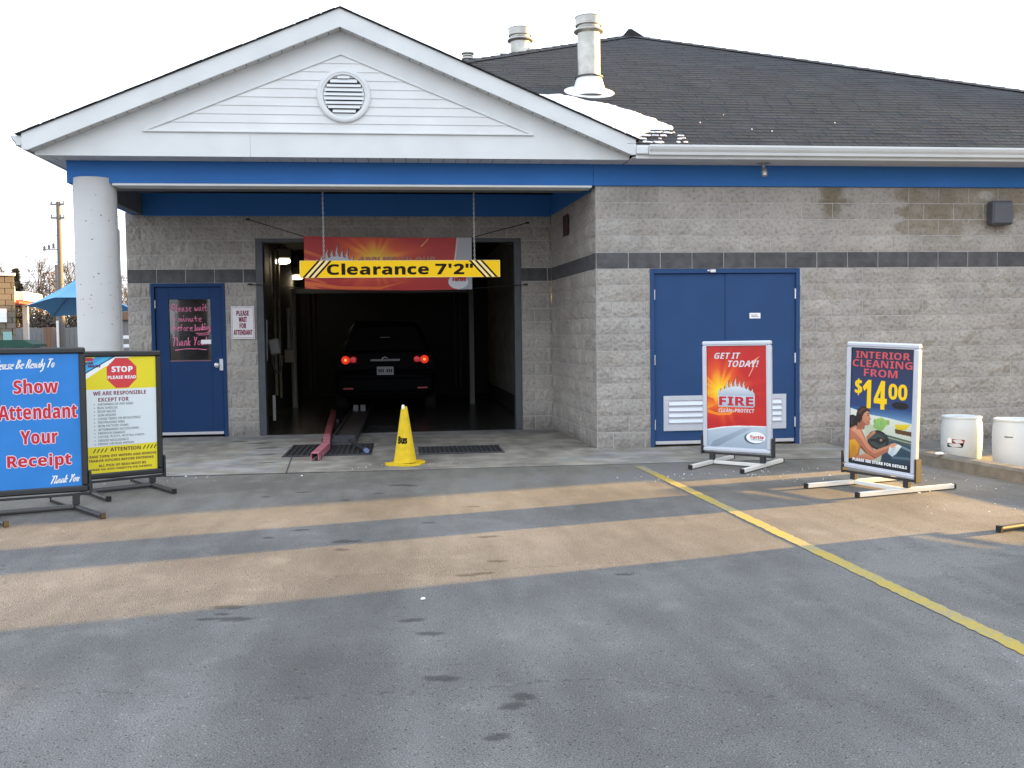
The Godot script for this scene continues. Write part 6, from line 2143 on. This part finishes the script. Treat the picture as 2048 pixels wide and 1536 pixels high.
	for k in 3000:
		var y := r2.randf_range(1.4, 5.25)
		var tier := 0.6 + 0.4 * sin(y * 9.0)
		var rad := (5.35 - y) * 0.27 * tier * sqrt(r2.randf())
		var a := r2.randf() * TAU
		var p := Vector3(cos(a) * rad, y - rad * 0.25, sin(a) * rad)
		var u := Vector3(cos(a), -0.25 + r2.randfn() * 0.3, sin(a)).normalized()
		var wv := u.cross(Vector3(r2.randfn(), r2.randfn(), r2.randfn())).normalized() * 0.03
		cg.flat(p - wv, p + wv, p + u * 0.22)
	part("foliage", cg, M.needle, t)
	t = thing("russet_tree", "small russet tree with dead leaves left of the pole", "tree", Vector3(-22.3, 0, -47.1))
	g = G.new()
	g.tube([Vector3.ZERO, Vector3(0, 4.9, 0)], [0.12, 0.02], 7)
	part("trunk", g, M.bark, t)
	cg = G.new()
	for k in 1500:
		var y := r2.randf_range(1.5, 5.3)
		var rad := (0.25 + 0.55 * sin(PI * clampf((5.4 - y) / 4.2, 0, 1))) * sqrt(r2.randf())
		var a := r2.randf() * TAU
		var p := Vector3(cos(a) * rad, y, sin(a) * rad)
		var u := Vector3(r2.randfn(), r2.randfn(), r2.randfn()).normalized()
		var wv := u.cross(Vector3(r2.randfn(), r2.randfn(), r2.randfn())).normalized() * 0.035
		cg.flat(p - wv, p + wv, p + u * 0.14)
	part("foliage", cg, M.russet, t)
	# low things near the signs
	t = thing("waste_bin", "dark green waste bin with sloping lid behind the blue sign", "bin", Vector3(-7.15, 0, -0.95), 0.1)
	part("body", bx(Vector3(-0.36, 0, -0.3), Vector3(0.28, 1.33, 0.3), 0.02), M.green_lid, t)
	g = G.new()
	g.prism(PackedVector2Array([Vector2(-0.4, 1.335), Vector2(0.34, 1.335), Vector2(0.32, 1.37), Vector2(0.22, 1.425), Vector2(-0.38, 1.425)]), -0.32, 0.34)
	part("lid", g, M.green_lid, t)
	t = thing("white_car", "white parked car just showing past the corner of the brick building", "car", Vector3(-24.2, 0, -43.6), 0.5)
	g = G.new()
	g.prism(PackedVector2Array([Vector2(-2.1, 0.3), Vector2(2.1, 0.3), Vector2(2.15, 0.8), Vector2(1.2, 0.98), Vector2(-2.0, 1.0), Vector2(-2.15, 0.7)]), -0.85, 0.85)
	part("body", g, M.van_white, t)
	g = G.new()
	g.prism(PackedVector2Array([Vector2(-1.9, 1.001), Vector2(1.15, 1.001), Vector2(0.5, 1.5), Vector2(-1.3, 1.52)]), -0.7, 0.7)
	part("cabin", g, M.van_white, t)
	g = G.new()
	g.prism(PackedVector2Array([Vector2(-1.7, 1.06), Vector2(0.95, 1.06), Vector2(0.42, 1.44), Vector2(-1.2, 1.46)]), -0.705, 0.705)
	part("side_window", g, M.car_glass, t)
	for x in [-1.35, 1.35]:
		for z in [-0.74, 0.74]:
			var wg := G.new()
			wg.tube([Vector3(x, 0.32, z - 0.1), Vector3(x, 0.32, z + 0.13)], 0.32, 20)
			part("wheel", wg, M.tyre, t)
	t = thing("white_railing", "white slatted bench seen between column and block wall", "bench", Vector3(-8.0, 0, -9.1))
	for y in [0.45, 1.24, 1.42]:
		part("slat", bx(Vector3(-0.35, y, -0.03), Vector3(0.5, y + 0.07, 0.03), 0.008), M.print_white, t)
	for x in [-0.3, 0.15, 0.45]:
		part("leg", bx(Vector3(x, 0, -0.06), Vector3(x + 0.04, 1.5, -0.031)), M.pipe_grey, t)
	t = thing("grey_shed", "grey brown shed seen in the gap right of the column", "shed", Vector3(-13.4, 0, -30.5))
	part("wall", bx(Vector3(-1.2, 0, -2), Vector3(1.2, 2.2, 0)), M.fence_grey, t)
	part("roof", bx(Vector3(-1.35, 2.201, -2.1), Vector3(1.35, 2.55, 0.15), 0.02), M.wood_brown, t)
	# the neighbour on the right, whose shade lies over the near asphalt
	t = thing("neighbour_building", "plain brick building with a lower wing across the lot, outside the picture on the right", "building", Vector3(12.0, 0, 4.0))
	part("wall", bx(Vector3(0, 0, 0), Vector3(8, 5.2, 14)), M.far_brick_b, t)
	part("roof", bx(Vector3(-0.1, 5.201, -0.1), Vector3(8.1, 5.35, 14.1)), M.grey_black, t)
	part("wing", bx(Vector3(0, 0, -0.76), Vector3(8, 2.2, -0.002)), M.far_brick_a, t)

	t = thing("warehouse", "long low warehouse behind the car wash, hidden from the picture by its roof", "building", Vector3(10.0, 0, -76.0))
	part("wall", bx(Vector3(0, 0, 0), Vector3(16, 5.9, 61)), M.far_brick_c, t)
	part("roof", bx(Vector3(-0.05, 5.901, -0.05), Vector3(16.05, 6.0, 61.05)), M.grey_black, t)

# ---------------------------------------------------------------- the scene
func _ready() -> void:
	rng.seed = 11
	var cam := Camera3D.new()
	cam.name = "camera"
	cam.fov = 42.894
	cam.near = 0.05
	cam.far = 900.0
	add_child(cam)
	cam.transform = Transform3D(Basis(Vector3(0.99352643, -0.01220125, 0.11294403), Vector3(0.01784224, 0.99863598, -0.04906973), Vector3(-0.11219126, 0.05076725, 0.99238894)), Vector3(-2.374, 1.419, 11.745))
	cam.current = true
	var env := Environment.new()
	env.background_mode = Environment.BG_SKY
	var sky := Sky.new()
	var sm := ProceduralSkyMaterial.new()
	sm.sky_top_color = Color(0.91, 0.95, 1.0)
	sm.sky_horizon_color = Color(0.98, 0.98, 1.0)
	sm.sky_curve = 0.2
	sm.sky_energy_multiplier = 1.0
	sm.ground_bottom_color = Color(0.4, 0.4, 0.42)
	sm.ground_horizon_color = Color(0.6, 0.6, 0.62)
	sm.sun_angle_max = 1.0
	sky.sky_material = sm
	env.sky = sky
	env.background_energy_multiplier = 0.25
	env.tonemap_mode = Environment.TONE_MAPPER_LINEAR
	env.tonemap_exposure = 8.8
	env.sdfgi_enabled = true
	env.ssao_enabled = true
	env.ssil_enabled = true
	var we := WorldEnvironment.new()
	we.name = "world"
	we.environment = env
	add_child(we)
	var sun := DirectionalLight3D.new()
	sun.name = "sun"
	sun.light_color = Color(1.0, 0.79, 0.44)
	sun.light_energy = 1.12
	sun.light_angular_distance = 0.9
	sun.shadow_enabled = true
	add_child(sun)
	var el := deg_to_rad(7.3)
	var to_sun := Vector3(cos(el) * 0.9708, sin(el), -cos(el) * 0.24)
	sun.look_at_from_position(Vector3.ZERO, -to_sun, Vector3.UP)

	make_textures()
	make_materials()
	make_blocks()
	ground()
	building()
	hung_things()
	signs()
	yard()
	car()
	bay_gear()
	beyond()
